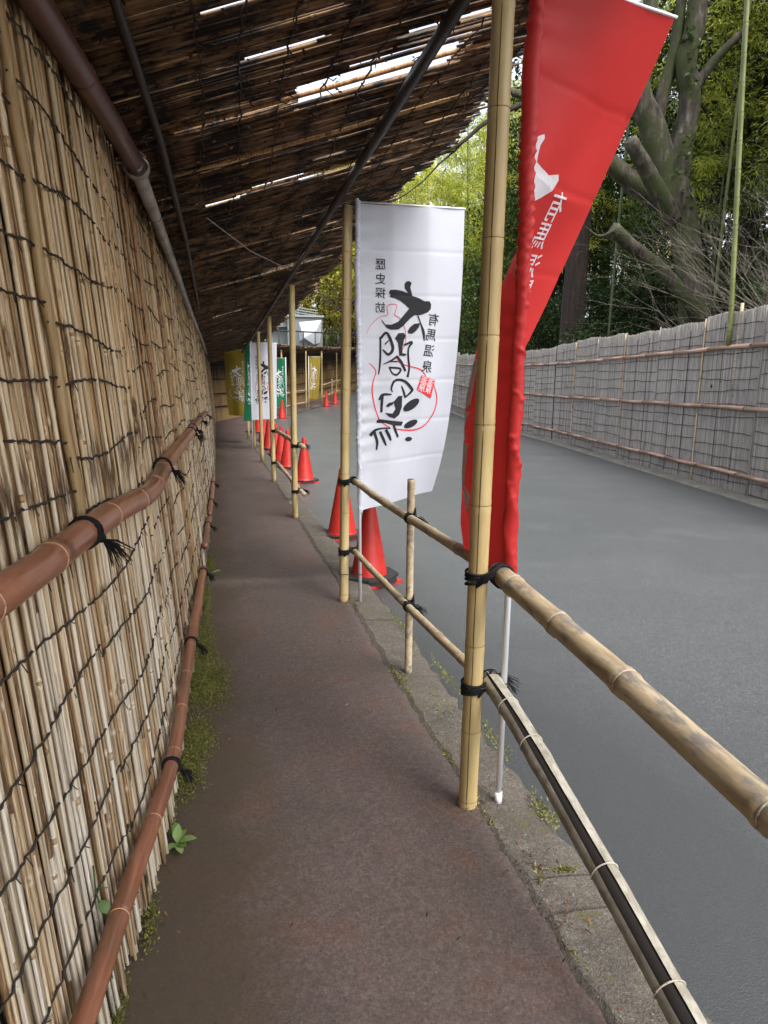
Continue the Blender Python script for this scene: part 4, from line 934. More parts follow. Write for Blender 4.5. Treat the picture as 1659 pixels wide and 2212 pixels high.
for i, (a, b) in enumerate(zip(FW, FW[1:])):
    n = max(1, int((b - a).length / .04)); d = (b - a).normalized(); nr = Vector((d.y, -d.x, 0))
    for k in range(n):
        p = a.lerp(b, k / n); z = gz(p.y) * .9; wd = 1.62 + q.gauss(0, .06); tw = q.uniform(-.12, .12)
        e = p + nr * wd + d * (tw + .3)
        mb.tube([(p.x - nr.x * .2, p.y - nr.y * .2, z + 2.34), (e.x, e.y, z + 2.66 + q.uniform(-.02, .03))], .024, 3, False, q.random())
        if q.random() < .25: mb.tube([(p.x - nr.x * .2, p.y - nr.y * .2, z + 2.38), (e.x + nr.x * .1, e.y + nr.y * .1, z + 2.71)], .028, 3, False, q.random())
stuff(mb.build('reed_thatch', M['thatch'], fcan))
mb = MB(); mb.tube([(p.x, p.y - .1, gz(p.y) * .9 + 2.5) for p in (WALK_IN[k] for k in range(4, 12))], .028, 8); mb.build('edge_beam', M['dark_pole'], fcan)
def far_post(u, v, lab):
    t = thing('bamboo_post', lab, 'bamboo post', (u, v, gz(v)), 'yellow bamboo posts round the bend')
    bamboo(t, 'culm', [(u, v, gz(v) - .02), (u, v, gz(v) * .9 + 2.55)], .036, [.2, .4, .6, .8], M['yellow_bamboo'], None, 8)
far_post(2.62, 26.9, 'thin yellow post at the right edge of the far green banner')
far_post(3.95, 29.75, 'thin yellow post at the left edge of the far olive banner')
far_post(5.05, 32.35, 'thin yellow post standing above the tiny cones')
far_post(6.45, 36.2, 'last thin yellow post before the road leaves the bend')
def far_rail(a, b, z, lab):
    t = thing('bamboo_rail', lab, 'bamboo rail', (a[0], a[1], gz(a[1]) + z), 'bamboo rails round the bend')
    bamboo(t, 'culm', [(a[0], a[1], gz(a[1]) + z), ((a[0] + b[0]) / 2, (a[1] + b[1]) / 2, (gz(a[1]) + gz(b[1])) / 2 + z + .02), (b[0], b[1], gz(b[1]) + z)], .026, [.2, .5, .8], M['rail_bamboo'], None, 8)
far_rail((2.62, 26.75), (3.98, 29.65), .85, 'upper pale rail between the far green and far olive banners')
far_rail((2.62, 26.75), (3.98, 29.65), .33, 'lower pale rail between the far green and far olive banners')
far_rail((5.1, 32.2), (6.9, 37.0), .95, 'upper pale rail above the tiny far cones')
far_rail((5.1, 32.2), (6.9, 37.0), .40, 'lower pale rail behind the tiny far cones')
for u, v, lab in ((3.2, 28.0, 'thin stake of the railing between the far green and olive banners'), (5.85, 34.2, 'thin stake of the railing behind the tiny far cones')):
    t = thing('bamboo_stake', lab, 'stake', (u, v, gz(v)), 'thin stakes round the bend'); mb = MB(); mb.tube([(u, v, gz(v)), (u, v, gz(v) + 1.15)], .022, 8); mb.build('culm', M['rail_bamboo'], t)

# ---------------------------------------------------------------- reed screen fence on the right
fence = thing('screen_fence', 'long silvery reed screen fence with copper brown rails across the road', 'fence', (fu(12), 12, 0))
def fence_panel(seed, W=1.66, H=2.62, pitch=.0145):
    """local x along the fence, y towards the road (negative), z up"""
    q = random.Random(seed); b = MB(); x = 0; ph = q.uniform(0, 6)
    while x < W - .004:
        p = pitch * q.uniform(.75, 1.3); r = p * .55; off = q.uniform(-.006, .004); top = H + q.gauss(0, .007) + .012 * math.sin(x * 5 + ph); tn = q.random(); lean = q.gauss(0, .004)
        if q.random() < .06: off -= .006; tn = q.uniform(.75, 1)
        zs = (0, H * .5 + q.uniform(-.2, .2), top); vs_ = []
        for i, z in enumerate(zs):
            dx = lean * i + q.uniform(-.0015, .0015)
            vs_ += [(x + dx, off + .007, z), (x + p * .3 + dx, off - r * .55, z), (x + p * .7 + dx, off - r * .55, z), (x + p + dx, off + .007, z)]
        b.add(vs_, [(i * 4 + j, i * 4 + j + 1, i * 4 + j + 5, i * 4 + j + 4) for i in range(2) for j in range(3)], tn)
        x += p
    return b
def mesh_of(b, name, m):
    o = b.build(name, m, None, False); me = o.data; bpy.data.objects.remove(o); return me
PAN = [mesh_of(fence_panel(60 + k), 'reed_panel', M['grey_reed']) for k in range(4)]
def wires(seed, W=1.66):
    q = random.Random(seed); b = MB(); z = .12 + q.uniform(0, .08)
    while z < 2.56:
        ph = q.uniform(0, 6); am = q.uniform(.005, .017); sag = q.uniform(-.02, .02); pts = []
        for k in range(23):
            t_ = k / 22; pts.append((W * t_, -.014 + q.uniform(-.001, .001), z + am * math.sin(ph + t_ * 6) + .006 * math.sin(t_ * 19 + ph) + sag * (t_ - .5)))
        b.tube(pts, .0048, 3, False, q.random()); z += q.uniform(.155, .225)
    for x in [W * f + q.uniform(-.06, .06) for f in (.33, .67)]:
        if q.random() < .5: b.tube([(x, -.012, .1), (x + q.uniform(-.02, .02), -.012, 1.3), (x, -.012, 2.5)], .005, 3, False)
    return b
WIR = [mesh_of(wires(80 + k), 'tie_wire', M['rope_dark']) for k in range(4)]
div = []
v = 4.79
while v < 31: div.append(v); v += 1.62 * math.cos(math.atan((fu(v + .8) - fu(v - .8)) / 1.6))
for i, (a, b) in enumerate(zip(div, div[1:])):
    p = Vector((fu(a), a, 0)); d = Vector((fu(b) - fu(a), b - a, 0)); an = math.atan2(d.y, d.x); z = gz(a) - .035
    gap = i == len(div) - 2 and False
    jog = q.uniform(-.02, .015)
    for nm, pool in (('reed_panel', PAN), ('tie_wire', WIR)):
        o = bpy.data.objects.new(nm, pool[(i * 3 + i // 4) % 4]); COL.objects.link(o); o.parent = fence; o.matrix_parent_inverse = Matrix.Translation(-fence.location)
        n = Vector((-d.y, d.x, 0)).normalized()            # left of the fence direction = towards the road
        # local -y must face the road
        o.rotation_euler = (rad(q.uniform(-.6, .6)), 0, an); o.location = p - Vector((0, 0, 0)) + Vector((0, 0, z + .04 * math.sin(i * 1.3)))
        M3 = Matrix.Rotation(an, 3, 'Z'); f = M3 @ Vector((0, -1, 0))
        if f.x > 0:   # flip so that the relief faces the road
            o.rotation_euler = (0, 0, an + math.pi); o.location = p + d + Vector((0, 0, z + .05 * math.sin(i * 1.3)))
        o.location += n * (jog if n.x < 0 else -jog)
        o.scale = (d.length / 1.66, 1, 1)
    # edge cane over the joint
    mb = MB(); nn = Vector((-d.y, d.x, 0)).normalized(); nn = nn if nn.x < 0 else -nn
    pts = [p + nn * .022 + Vector((.003 * math.sin(k * 2), .006 * math.sin(k * 1.7 + i), z + 2.62 * k / 12)) for k in range(13)]
    mb.tube(pts, [.010 * (1.2 if k % 3 == 1 else 1) for k in range(13)], 6); mb.build('joint_cane', M['reed'] if i % 2 else M['grey_reed'], fence)
    mb = MB(); mb.box(p - nn * .05 + Vector((0, 0, 1.25)), (.06, .06, 2.5), an); mb.build('fence_post', M['dark_pole'], fence, False)
bb = sheet([[(fu(v) + .04, v, gz(v) + z) for z in (-.1, 2.5)] for v in div]); bb.build('backing_board', M['backing'], fence)
def fpt(v, z, off=.05):
    s = Vector((-(1), (fu(v + .5) - fu(v - .5)), 0)).normalized(); return Vector((fu(v), v, gz(v) + z)) + s * off
for z in (2.10, 1.22, .27):
    joints = [4.8 + 1.12 * k + .02 * math.sin(k * 5 + z) for k in range(24)]; joints = [j for j in joints if j < 31]
    for a, b in zip(joints, joints[1:]):
        mb = MB(); mb.tube([fpt(a + .006, z + .006 * math.sin(a * 3)), fpt((a + b) / 2, z + .006 * math.sin((a + b) * 1.5)), fpt(b - .006, z + .006 * math.sin(b * 3))], [.031, .0285, .027], 12)
        o = mb.build('rail', M['copper_rail'] if a < 24 else M['rail_bamboo'], fence)
        mb = MB(); ax = fpt(b + .1, z) - fpt(b - .1, z); mb.ring(fpt(b, z), ax + Vector((0, 0, .3)), .031, .006, 10, 4); mb.build('wire_tie', M['rope_black'], fence)

# ---------------------------------------------------------------- building, terrace, railing beyond the bend
tb = MB(); tb.box((2.0, 47.5, 1.6), (16.0, 9.0, 3.6), rad(20)); struct('terrace', tb, M['verge'], False)
bl = thing('building', 'pale grey building with ducts behind the far canopy', 'building', (4.0, 50, 3.2))
def bpart(nm, c, d, m, rz=rad(-6), par=None):
    mb = MB(); mb.box(c, d, rz); return mb.build(nm, M[m], par or bl, False)
bpart('wall', (2.4, 50.0, 6.8), (6.6, 5.0, 7.6), 'render_wall')
bpart('parapet', (2.4, 50.0, 10.7), (6.8, 5.2, .24), 'grey_panel')
bpart('grey_panel', (3.6, 47.35, 6.75), (1.7, .12, 2.9), 'grey_panel')
bpart('ledge', (2.9, 47.2, 5.25), (5.4, .5, .14), 'pipe_grey')
bpart('annex', (6.2, 47.2, 4.6), (2.3, 2.6, 2.4), 'render_wall')
bpart('annex_roof', (6.2, 47.2, 5.84), (2.5, 2.8, .12), 'grey_panel')
w_ = bpart('window', (1.2, 47.42, 6.9), (1.2, .1, 1.5), 'pipe_grey'); bpart('pane', (1.2, 47.36, 6.9), (1.0, .06, 1.3), 'glass', par=w_)
w_ = bpart('shutter', (3.3, 47.28, 3.9), (1.5, .1, 1.1), 'pipe_grey')
for k in range(5): bpart('slat', (3.3, 47.21, 3.5 + .2 * k), (1.3, .05, .05), 'grey_panel', par=w_)
for x in (5.35, 5.6, 5.78):
    mb = MB(); mb.tube([(x, 47.3, 3.4), (x, 47.3, 9.8)], .07, 8); mb.build('pipe', M['pipe_grey'], bl)
for k in range(5):
    mb = MB(); z = 5.9 + .16 * k; mb.tube([(4.9, 47.1, z + .5), (5.6, 46.7, z - .1), (6.9, 45.8, z - .35)], .05, 6); mb.build('duct', M['pipe_grey'], bl)
t = thing('white_tarpaulin', 'white sheet draped over equipment on the terrace by the annex', 'sheet', (6.4, 45.5, 3.4))
mb = MB(); mb.add([(5.6, 45.4, 5.4), (7.1, 45.6, 5.6), (6.7, 45.2, 4.9), (6.6, 45.4, 4.0), (5.9, 45.2, 4.4), (7.1, 45.9, 4.2), (5.7, 46.0, 4.2)], [(0, 1, 2), (0, 2, 4), (2, 3, 4), (1, 5, 2), (2, 5, 3), (0, 4, 6), (1, 0, 6, 5)]); mb.build('sheet', M['white_cloth'], t, False)
rl = thing('railing', 'black metal railing along the terrace above the far canopy', 'railing', (4, 43, 3.3))
RA, RB = Vector((-1.5, 41.9, 3.62)), Vector((9.8, 46.0, 3.72))
for z in (0, 1.0):
    mb = MB(); mb.tube([RA + Vector((0, 0, z + .05)), RB + Vector((0, 0, z + .05))], .045, 6); mb.build('rail', M['rail_black'], rl)
for k in range(15):
    p = RA.lerp(RB, k / 14); mb = MB(); mb.tube([p - Vector((0, 0, .3)), p + Vector((0, 0, 1.1))], .05 if k % 3 == 0 else .035, 6); mb.build('post', M['rail_black'], rl)

# ---------------------------------------------------------------- vegetation
def leaf_mesh(name, C, size, aspect, m, seed, tints=None, droop=.3, flat_n=.5, jit=.35):
    """one mesh of many separate leaves (folded rhombs) at the points C"""
    r = np.random.default_rng(seed); n = len(C)
    d = r.normal(size=(n, 3)); d[:, 2] = d[:, 2] * .55 - droop; d /= np.linalg.norm(d, axis=1)[:, None]
    up = r.normal(size=(n, 3)) * flat_n; up[:, 2] += 1.0
    sx = np.cross(d, up); sx /= np.linalg.norm(sx, axis=1)[:, None] + 1e-9
    L = size * (1 + jit * r.uniform(-1, 1, n))[:, None]; w = L * aspect * .5
    nn = np.cross(sx, d) * L * .06
    V = np.empty((n, 4, 3)); V[:, 0] = C; V[:, 1] = C + d * L * .45 + sx * w + nn; V[:, 2] = C + d * L; V[:, 3] = C + d * L * .45 - sx * w + nn
    me = bpy.data.meshes.new(name); me.vertices.add(n * 4); me.vertices.foreach_set('co', V.ravel().astype('f'))
    me.loops.add(n * 4); me.loops.foreach_set('vertex_index', np.arange(n * 4, dtype='i'))
    me.polygons.add(n); me.polygons.foreach_set('loop_start', np.arange(0, n * 4, 4, dtype='i'))
    me.materials.append(m); me.update(calc_edges=True)
    t = (r.uniform(0, 1, n) if tints is None else np.clip(tints + r.normal(size=n) * .14, 0, .999))
    a = me.attributes.new('tint', 'FLOAT', 'POINT'); a.data.foreach_set('value', np.repeat(t, 4).astype('f'))
    return me
def clump_points(r, n_clump, per, rx, rz, zc, spread, shell=.55):
    d = r.normal(size=(n_clump, 3)); d /= np.linalg.norm(d, axis=1)[:, None]
    k = r.uniform(shell ** 3, 1, n_clump) ** (1 / 3)
    c = d * k[:, None] * np.array([rx, rx, rz]); c[:, 2] += zc
    ct = r.uniform(.15, .85, n_clump)
    p = np.repeat(c, per, axis=0); o = r.normal(size=p.shape) * spread; o[:, 2] *= .55
    return p + o, np.repeat(ct, per), c

LEAFR = np.random.default_rng(3)
def limb_mesh(name, segs, m, sides=8):
    mb = MB()
    for pts, rr in segs: mb.tube(catmull(pts, 4), np.interp(np.linspace(0, 1, (len(pts) - 1) * 4 + 1), np.linspace(0, 1, len(rr)), rr).tolist(), sides)
    return mesh_of(mb, name, m) if False else mb
def tree_proto(seed, h, crown_r, crown_h, n_clump, per, leaf, aspect, m, spread, trunk_r, bark='dark_bark', droop=.3, low=.2):
    """Empty > trunk, limbs, crown around the local origin"""
    q = random.Random(seed); r = np.random.default_rng(seed)
    P, T, C = clump_points(r, n_clump, per, crown_r, crown_h, h - crown_h * .9, spread)
    crown = leaf_mesh('crown', P, leaf, aspect, M[m], seed, T, droop)
    mb = MB(); top = h - crown_h * .3
    mb.tube(catmull([(0, 0, -.4), (q.uniform(-.1, .1), q.uniform(-.1, .1), h * .3), (q.uniform(-.2, .2), q.uniform(-.2, .2), h * .6), (q.uniform(-.2, .2), 0, top)], 4), [trunk_r * 1.3] + [trunk_r * (1 - .7 * k / 12) for k in range(12)], 9)
    for c in C[:: max(1, len(C) // 14)]:
        z0 = max(.4, c[2] * .55); mb.tube([(0, 0, z0), (c[0] * .5, c[1] * .5, (z0 + c[2]) / 2 + .15), tuple(c)], [trunk_r * .35, trunk_r * .2, .01], 5)
    tr = mesh_of(mb, 'trunk', M[bark]); tr.polygons.foreach_set('use_smooth', [True] * len(tr.polygons))
    return tr, crown
def place_tree(name, protos, k, x, y, s, rz, label, cat, group, z=None, sz=1.0):
    tr, cr = protos[k % len(protos)]
    o = bpy.data.objects.new(name, None); COL.objects.link(o); o.location = (x, y, terrain(x, y) if z is None else z); o.rotation_euler = (0, 0, rz); o.scale = (s, s, s * sz)
    tag(o, label, cat, group)
    for nm, me in (('trunk', tr), ('crown', cr)):
        c = bpy.data.objects.new(nm, me); COL.objects.link(c); c.parent = o
    return o
q = random.Random(77)
SHRUB = [tree_proto(500 + k, 3.6, 1.7, 1.75, 90, 62, .115, .48, 'leaf_dark', .20, .07) for k in range(3)]
GLOSS = [tree_proto(510 + k, 5.2, 2.1, 2.5, 110, 62, .125, .45, 'leaf_mid', .24, .10) for k in range(2)]
TALL = [tree_proto(520 + k, 11.5, 2.9, 4.6, 210, 70, .15, .48, 'leaf_dark', .34, .19) for k in range(2)]
SPRING = [tree_proto(530 + k, 10, 3.2, 4.2, 105, 30, .21, .5, 'leaf_spring', .45, .16) for k in range(2)]
def bamboo_proto(seed, h=12.0):
    q = random.Random(seed); r = np.random.default_rng(seed)
    lean = (q.uniform(-.6, .6), q.uniform(-.6, .6)); cp = [(0, 0, -.5), (lean[0] * .1, lean[1] * .1, h * .4), (lean[0] * .5, lean[1] * .5, h * .8), (lean[0] * 1.5, lean[1] * 1.5, h)]
    mb = MB(); pts = catmull(cp, 8); mb.tube(pts, [.045 * (1 - .8 * k / (len(pts) - 1)) for k in range(len(pts))], 7)
    cs = []
    for k in range(46):
        t = q.uniform(.32, 1); p = pts[int(t * (len(pts) - 1))]; a = q.uniform(0, 6.28); L = q.uniform(.35, 1.35) * (1.2 - .5 * t)
        e = Vector((p.x + math.cos(a) * L, p.y + math.sin(a) * L, p.z + q.uniform(.1, .5) - .25 * L)); mb.tube([p, p.lerp(e, .5) + Vector((0, 0, .12)), e], .007, 3)
        for j in range(4): f = .4 + .2 * j; cs.append((p.x + (e.x - p.x) * f, p.y + (e.y - p.y) * f, p.z + (e.z - p.z) * f + .05))
    cs = np.array(cs); per = 24; P = np.repeat(cs, per, axis=0) + r.normal(size=(len(cs) * per, 3)) * np.array([.16, .16, .12])
    T = np.repeat(r.uniform(.1, .9, len(cs)), per)
    cu = mesh_of(mb, 'culm', M['old_culm']); cu.polygons.foreach_set('use_smooth', [True] * len(cu.polygons))
    return cu, leaf_mesh('foliage', P, .19, .17, M['leaf_bamboo'], seed, T, .75)
BAM = [bamboo_proto(540 + k) for k in range(3)]
def place_bamboo(k, x, y, s, rz, label, group, z=None):
    cu, lf = BAM[k % 3]; o = bpy.data.objects.new('bamboo_plant', None); COL.objects.link(o); o.location = (x, y, terrain(x, y) if z is None else z); o.rotation_euler = (0, 0, rz); o.scale = (s, s, s); tag(o, label, 'bamboo', group)
    for nm, me in (('culm', cu), ('foliage', lf)):
        c = bpy.data.objects.new(nm, me); COL.objects.link(c); c.parent = o

def mid(x, y): return any((x - a) ** 2 + (y - b) ** 2 < 1.2 for a, b in ((12.5, 16), (11.6, 21.0)))
# evergreen undergrowth right behind the screen fence
n = 0
for v in [6.5 + 1.75 * k for k in range(16)]:
    for d in (1.7, 4.2):
        x, y = fu(v) + d + q.uniform(-.5, .5), v + q.uniform(-.5, .5)
        if mid(x, y) or (12 < v < 17.5): continue
        place_tree('evergreen_shrub', SHRUB, n, x, y, q.uniform(.7, 1.0) * (.82 if d < 3 else 1.1), q.uniform(0, 6.28), 'dark glossy evergreen shrub in the undergrowth behind the screen fence', 'shrub', 'evergreen shrubs behind the screen fence'); n += 1
for k in range(15):
    v = 8 + 2.1 * k; x, y = fu(v) + q.uniform(5.0, 9.0), v + q.uniform(-.6, .6)
    place_tree('broadleaf_tree', GLOSS, k, x, y, q.uniform(.85, 1.25), q.uniform(0, 6.28), 'bushy mid green broadleaf tree on the bank', 'tree', 'broadleaf trees on the bank')
for k, (d, v) in enumerate(((7.5, 11), (10.5, 15), (7, 19), (12, 21), (9.5, 26), (6, 30.5), (13, 31), (5.5, 35.5), (9, 37), (14, 26), (15, 12), (17, 18), (16, 23.5), (18, 29), (20, 22), (19, 14), (11, 9.5), (17, 34), (12, 40), (21, 27))):
    place_tree('tall_evergreen', TALL, k, fu(v) + d, v, q.uniform(.95, 1.25), q.uniform(0, 6.28), 'tall dark evergreen tree on the bank behind the fence', 'tree', 'tall evergreens on the bank')
for k in range(44):
    v = 8 + .82 * k; d = q.uniform(3.5, 9.5) if k % 2 else q.uniform(9, 19)
    place_bamboo(k, fu(v) + d, v, q.uniform(.9, 1.2), q.uniform(0, 6.28), 'leafy bamboo growing among the trees on the bank', 'bamboo plants on the bank')
# beyond the end of the fence and across the bend
for k in range(44):
    v = 38 + .6 * k; x = (.16 + .0155 * (k * 7 % 23)) * v
    if v < 49 and x < 11: v += 12; x = .2 * v + 2 * math.sin(k)
    if x < lerp_table(v, [(30, 11), (40, 15), (60, 27)]) and v < 46: x = lerp_table(v, [(30, 11), (40, 15), (60, 27)]) + 1
    place_bamboo(k, x, v, q.uniform(1.2, 1.6), q.uniform(0, 6.28), 'pale leafy bamboo in the grove beyond the bend of the road', 'bamboo grove beyond the bend')
for k, (x, v) in enumerate(((14.5, 35.5), (16.8, 38.5), (15.5, 42), (19, 42.5), (13.5, 33.3), (17.5, 35.0))):
    place_tree('broadleaf_tree', GLOSS, k, x, v, q.uniform(1.1, 1.6), q.uniform(0, 6.28), 'dense green broadleaf tree at the end of the screen fence', 'tree', 'broadleaf trees at the fence end', sz=1.2)
for k in range(30):
    v = 52 + 2.0 * (k % 8) + q.uniform(-1, 1); x = 4.5 + (k * 3.7 % 27)
    place_tree('spring_tree', SPRING, k, x, v, q.uniform(.95, 1.4), q.uniform(0, 6.28), 'yellow green tree in fresh leaf on the hillside beyond the bend', 'tree', 'yellow green trees on the far hillside')
for k in range(7):
    v = 74 + 2.5 * (k % 4); x = 20 + 6 * k
    place_tree('spring_tree', SPRING, k, x, v, q.uniform(1.5, 1.9), q.uniform(0, 6.28), 'tall pale tree on the skyline of the far hillside', 'tree', 'trees on the far skyline')
place_tree('dark_shrub', SHRUB, 1, 8.35, 47.2, .55, 1, 'small dark shrub at the corner of the annex by the railing', 'shrub', None, 3.4)

for k, (x, v) in enumerate(((8.6, 51.5), (10.5, 50.5), (12.6, 51), (9.4, 54.5), (14.2, 52.5), (7.4, 53.8))):
    place_tree('spring_tree', SPRING, k, x, v, .62 + .05 * (k % 3), k * 1.1, 'low yellow green tree behind the terrace railing', 'tree', 'yellow green trees behind the terrace', 3.2)
def branchy(mb, p, d, L, r, depth, q, spread=.5, grav=.0, n=3):
    """recursive bare branches"""
    pts = [p]; dd = d.normalized(); k = 4
    for i in range(k):
        dd = (dd + Vector((q.gauss(0, .13), q.gauss(0, .13), q.gauss(0, .10) + grav))).normalized(); pts.append(pts[-1] + dd * L / k)
    mb.tube(pts, [r * (1 - .55 * i / k) for i in range(k + 1)], 6 if r > .03 else 4 if r > .008 else 3, False, q.random())
    if depth == 0: return
    for _ in range(n):
        i = q.randrange(1, k + 1); e = (dd + Vector((q.uniform(-1, 1), q.uniform(-1, 1), q.uniform(-.6, .7))) * spread * 1.6).normalized()
        branchy(mb, pts[i], e, L * q.uniform(.5, .78), r * .52, depth - 1, q, spread, grav, n)
# big mossy old tree behind the fence
bt = thing('old_tree', 'huge old mossy tree with broken limbs, rising behind the screen fence', 'tree', (12.8, 16, terrain(12.8, 16)))
def V3(*a): return Vector(a)
q = random.Random(5)
def rough_tube(mb, pts, rr, sides=14, amp=.10, seed=1):
    P = catmull(pts, 6); n = len(P); R_ = np.interp(np.linspace(0, 1, n), np.linspace(0, 1, len(rr)), rr).tolist(); o = len(mb.v)
    mb.tube(P, R_, sides)
    qq = random.Random(seed); ph = [qq.uniform(0, 6.28) for _ in range(4)]
    for i in range(n):
        for j in range(sides):
            k = 1 + amp * (math.sin(3 * 2 * math.pi * j / sides + ph[0] + i * .12) * .6 + math.sin(5 * 2 * math.pi * j / sides + ph[1] - i * .2) * .4) + qq.uniform(-.04, .04)
            c = P[i]; x = mb.v[o + i * sides + j]; mb.v[o + i * sides + j] = tuple(c + (Vector(x) - c) * k)
mb = MB(); rough_tube(mb, [V3(13.0, 16, .3), V3(12.85, 16, 2.0), V3(12.62, 16, 3.3), V3(12.28, 16, 4.4), V3(11.98, 16, 5.4), V3(11.68, 16.05, 6.3), V3(11.55, 16.1, 6.8)], [.95, .66, .47, .34, .34, .40, .34], 20, .13, 2); trunk = mb.build('trunk', M['bark'], bt)
for pts, rr, s in (([V3(11.68, 16.1, 6.4), V3(11.83, 16.2, 7.7), V3(11.94, 16.2, 8.6), V3(11.74, 16.2, 9.5), V3(11.93, 16.2, 10.6), V3(11.8, 16.2, 13.5)], [.32, .28, .26, .25, .24, .18], 3),
                   ([V3(11.6, 16.2, 6.4), V3(11.0, 16.3, 7.9), V3(10.55, 16.3, 8.7), V3(10.65, 16.3, 9.8), V3(10.72, 16.3, 12.5)], [.34, .32, .28, .2, .14], 4),
                   ([V3(11.5, 15.9, 5.7), V3(11.05, 15.7, 6.1), V3(10.43, 15.6, 6.75), V3(9.88, 15.5, 7.3)], [.24, .21, .19, .17], 5),
                   ([V3(11.55, 16.3, 6.2), V3(10.8, 16.6, 6.7), V3(10.07, 16.7, 7.2), V3(9.4, 17, 8.0), V3(8.38, 17, 8.47), V3(6.74, 17, 8.77)], [.27, .25, .20, .15, .10, .06], 6),
                   ([V3(12.35, 15.6, 3.2), V3(11.73, 15.4, 3.75), V3(10.84, 15.4, 4.46), V3(10.0, 15.4, 4.96), V3(9.5, 15.35, 5.25)], [.21, .18, .16, .15, .17], 7),
                   ([V3(9.5, 15.35, 5.2), V3(9.38, 15.2, 5.15), V3(9.05, 15.2, 5.02), V3(8.67, 15.2, 5.2)], [.05, .04, .03, .015], 8),
                   ([V3(11.15, 16.3, 7.5), V3(11.25, 16.5, 8.2), V3(11.42, 16.5, 9.1), V3(11.62, 16.5, 10.0), V3(11.7, 16.5, 12.0)], [.20, .18, .16, .15, .10], 9),
                   ([V3(11.94, 16.2, 8.8), V3(12.5, 16.1, 9.6), V3(13.3, 16, 10.4)], [.14, .11, .08], 10)):
    mb = MB(); rough_tube(mb, pts, rr, 12, .12, s); mb.build('limb', M['bark'], bt)
mb = MB()
mb.tube(catmull([V3(8.38, 17, 8.47), V3(7.75, 17, 8.40), V3(6.78, 17, 7.89), V3(6.13, 17, 7.35), V3(5.25, 17, 6.85), V3(4.38, 17, 6.31)], 5), [.085 - .0028 * k for k in range(26)], 7)
for p, d, L in ((V3(6.74, 17, 8.77), V3(-1, .1, -.15), 1.6), (V3(6.4, 17, 7.6), V3(-.6, 0, -.9), 2.2), (V3(7.4, 17, 8.2), V3(-.9, .1, .3), 2.0), (V3(5.4, 17, 6.95), V3(-.9, .1, .25), 1.6)): branchy(mb, p, d, L, .032, 3, q, .38, -.03, 2)
mb.build('bare_branches', M['dark_bark'], bt)
# ivy leaves climbing the trunk
P = []
for k in range(900):
    z = q.uniform(3, 12); a = q.uniform(2.2, 5.0); xx = np.interp(z, [3.3, 4.4, 5.4, 6.3, 8.6, 12], [12.62, 12.28, 11.98, 11.7, 11.94, 11.85]); r_ = np.interp(z, [3.4, 6.4, 9, 12], [.54, .44, .3, .26])
    if math.sin(z * 2.1) + math.sin(a * 3 + z) > .3: P.append((xx + math.cos(a) * r_ * 1.08, 16.1 + math.sin(a) * r_ * 1.08, z))
link('ivy', leaf_mesh('ivy', np.array(P), .13, .6, M['leaf_mid'], 9, None, .6), bt)
# straight dark trunk further left
ct = thing('straight_tree', 'straight dark fluted trunk standing in the shade left of the mossy tree', 'tree', (9.55, 20, terrain(9.55, 20)))
ct.location = (11.75, 21.0, terrain(11.75, 21.0)); x0, y0 = 11.75, 21.0
mb = MB(); rough_tube(mb, [V3(x0, y0, .2), V3(x0, y0, 3), V3(x0 + .05, y0, 7), V3(x0 + .1, y0, 13)], [.52, .38, .33, .22], 18, .14, 12); mb.build('trunk', M['dark_bark'], ct)
r_ = np.random.default_rng(8); P, T, C = clump_points(r_, 110, 60, 2.6, 3.6, 0, .32); link('crown', leaf_mesh('crown', P + np.array([x0, y0, 13]), .16, .5, M['leaf_dark'], 8, T), ct)
# living bamboo culms
def green_culm(lab, pts, r, m='green_culm', group=None):
    t = thing('bamboo_culm', lab, 'bamboo', pts[0], group); n = int((Vector(pts[-1]) - Vector(pts[0])).length / .36); mb = MB()
    ns, T = culm(mb, pts, r, [(k + .5) / n for k in range(n)], 10, 1.07); mb.build('culm', M[m], t)
    b = MB()
    for p in ns: b.ring(p + Vector((0, 0, .02)), (0, 0, 1), r * 1.01, .004, 10, 3)
    b.build('node_rings', M['moss'], t); return t
y = 8.72; xf = fu(8.72)
green_culm('bright green bamboo culm standing upright against the screen fence', [(xf - .075, y, 2.12), (xf - .085, y, 2.6), (xf - .30, y + .02, 6), (xf - .55, y + .05, 11)], .036)
green_culm('short cut tan bamboo cane tucked beside the green culm at the fence top', [(xf + .10 - .12, y - .12, 1.5), (xf + .11 - .12, y - .12, 2.72)], .024, 'rail_bamboo')
for lab, p, m in (('shaded bamboo culm left of the mossy trunk, seen above the broken limb', (11.6, 18.6), 'old_culm'), ('dark bamboo culm to the right of the bright green culm', (11.6, 12.2), 'old_culm'), ('thin dark bamboo culm near the right edge of the photo', (12.6, 13.2), 'old_culm'),
                  ('slender green bamboo culm deep among the trees', (13.4, 16.4), 'green_culm')):
    z = terrain(*p); green_culm(lab, [(p[0], p[1], z), (p[0] + .05, p[1], z + 4), (p[0] + .25, p[1], z + 11)], .042, m)
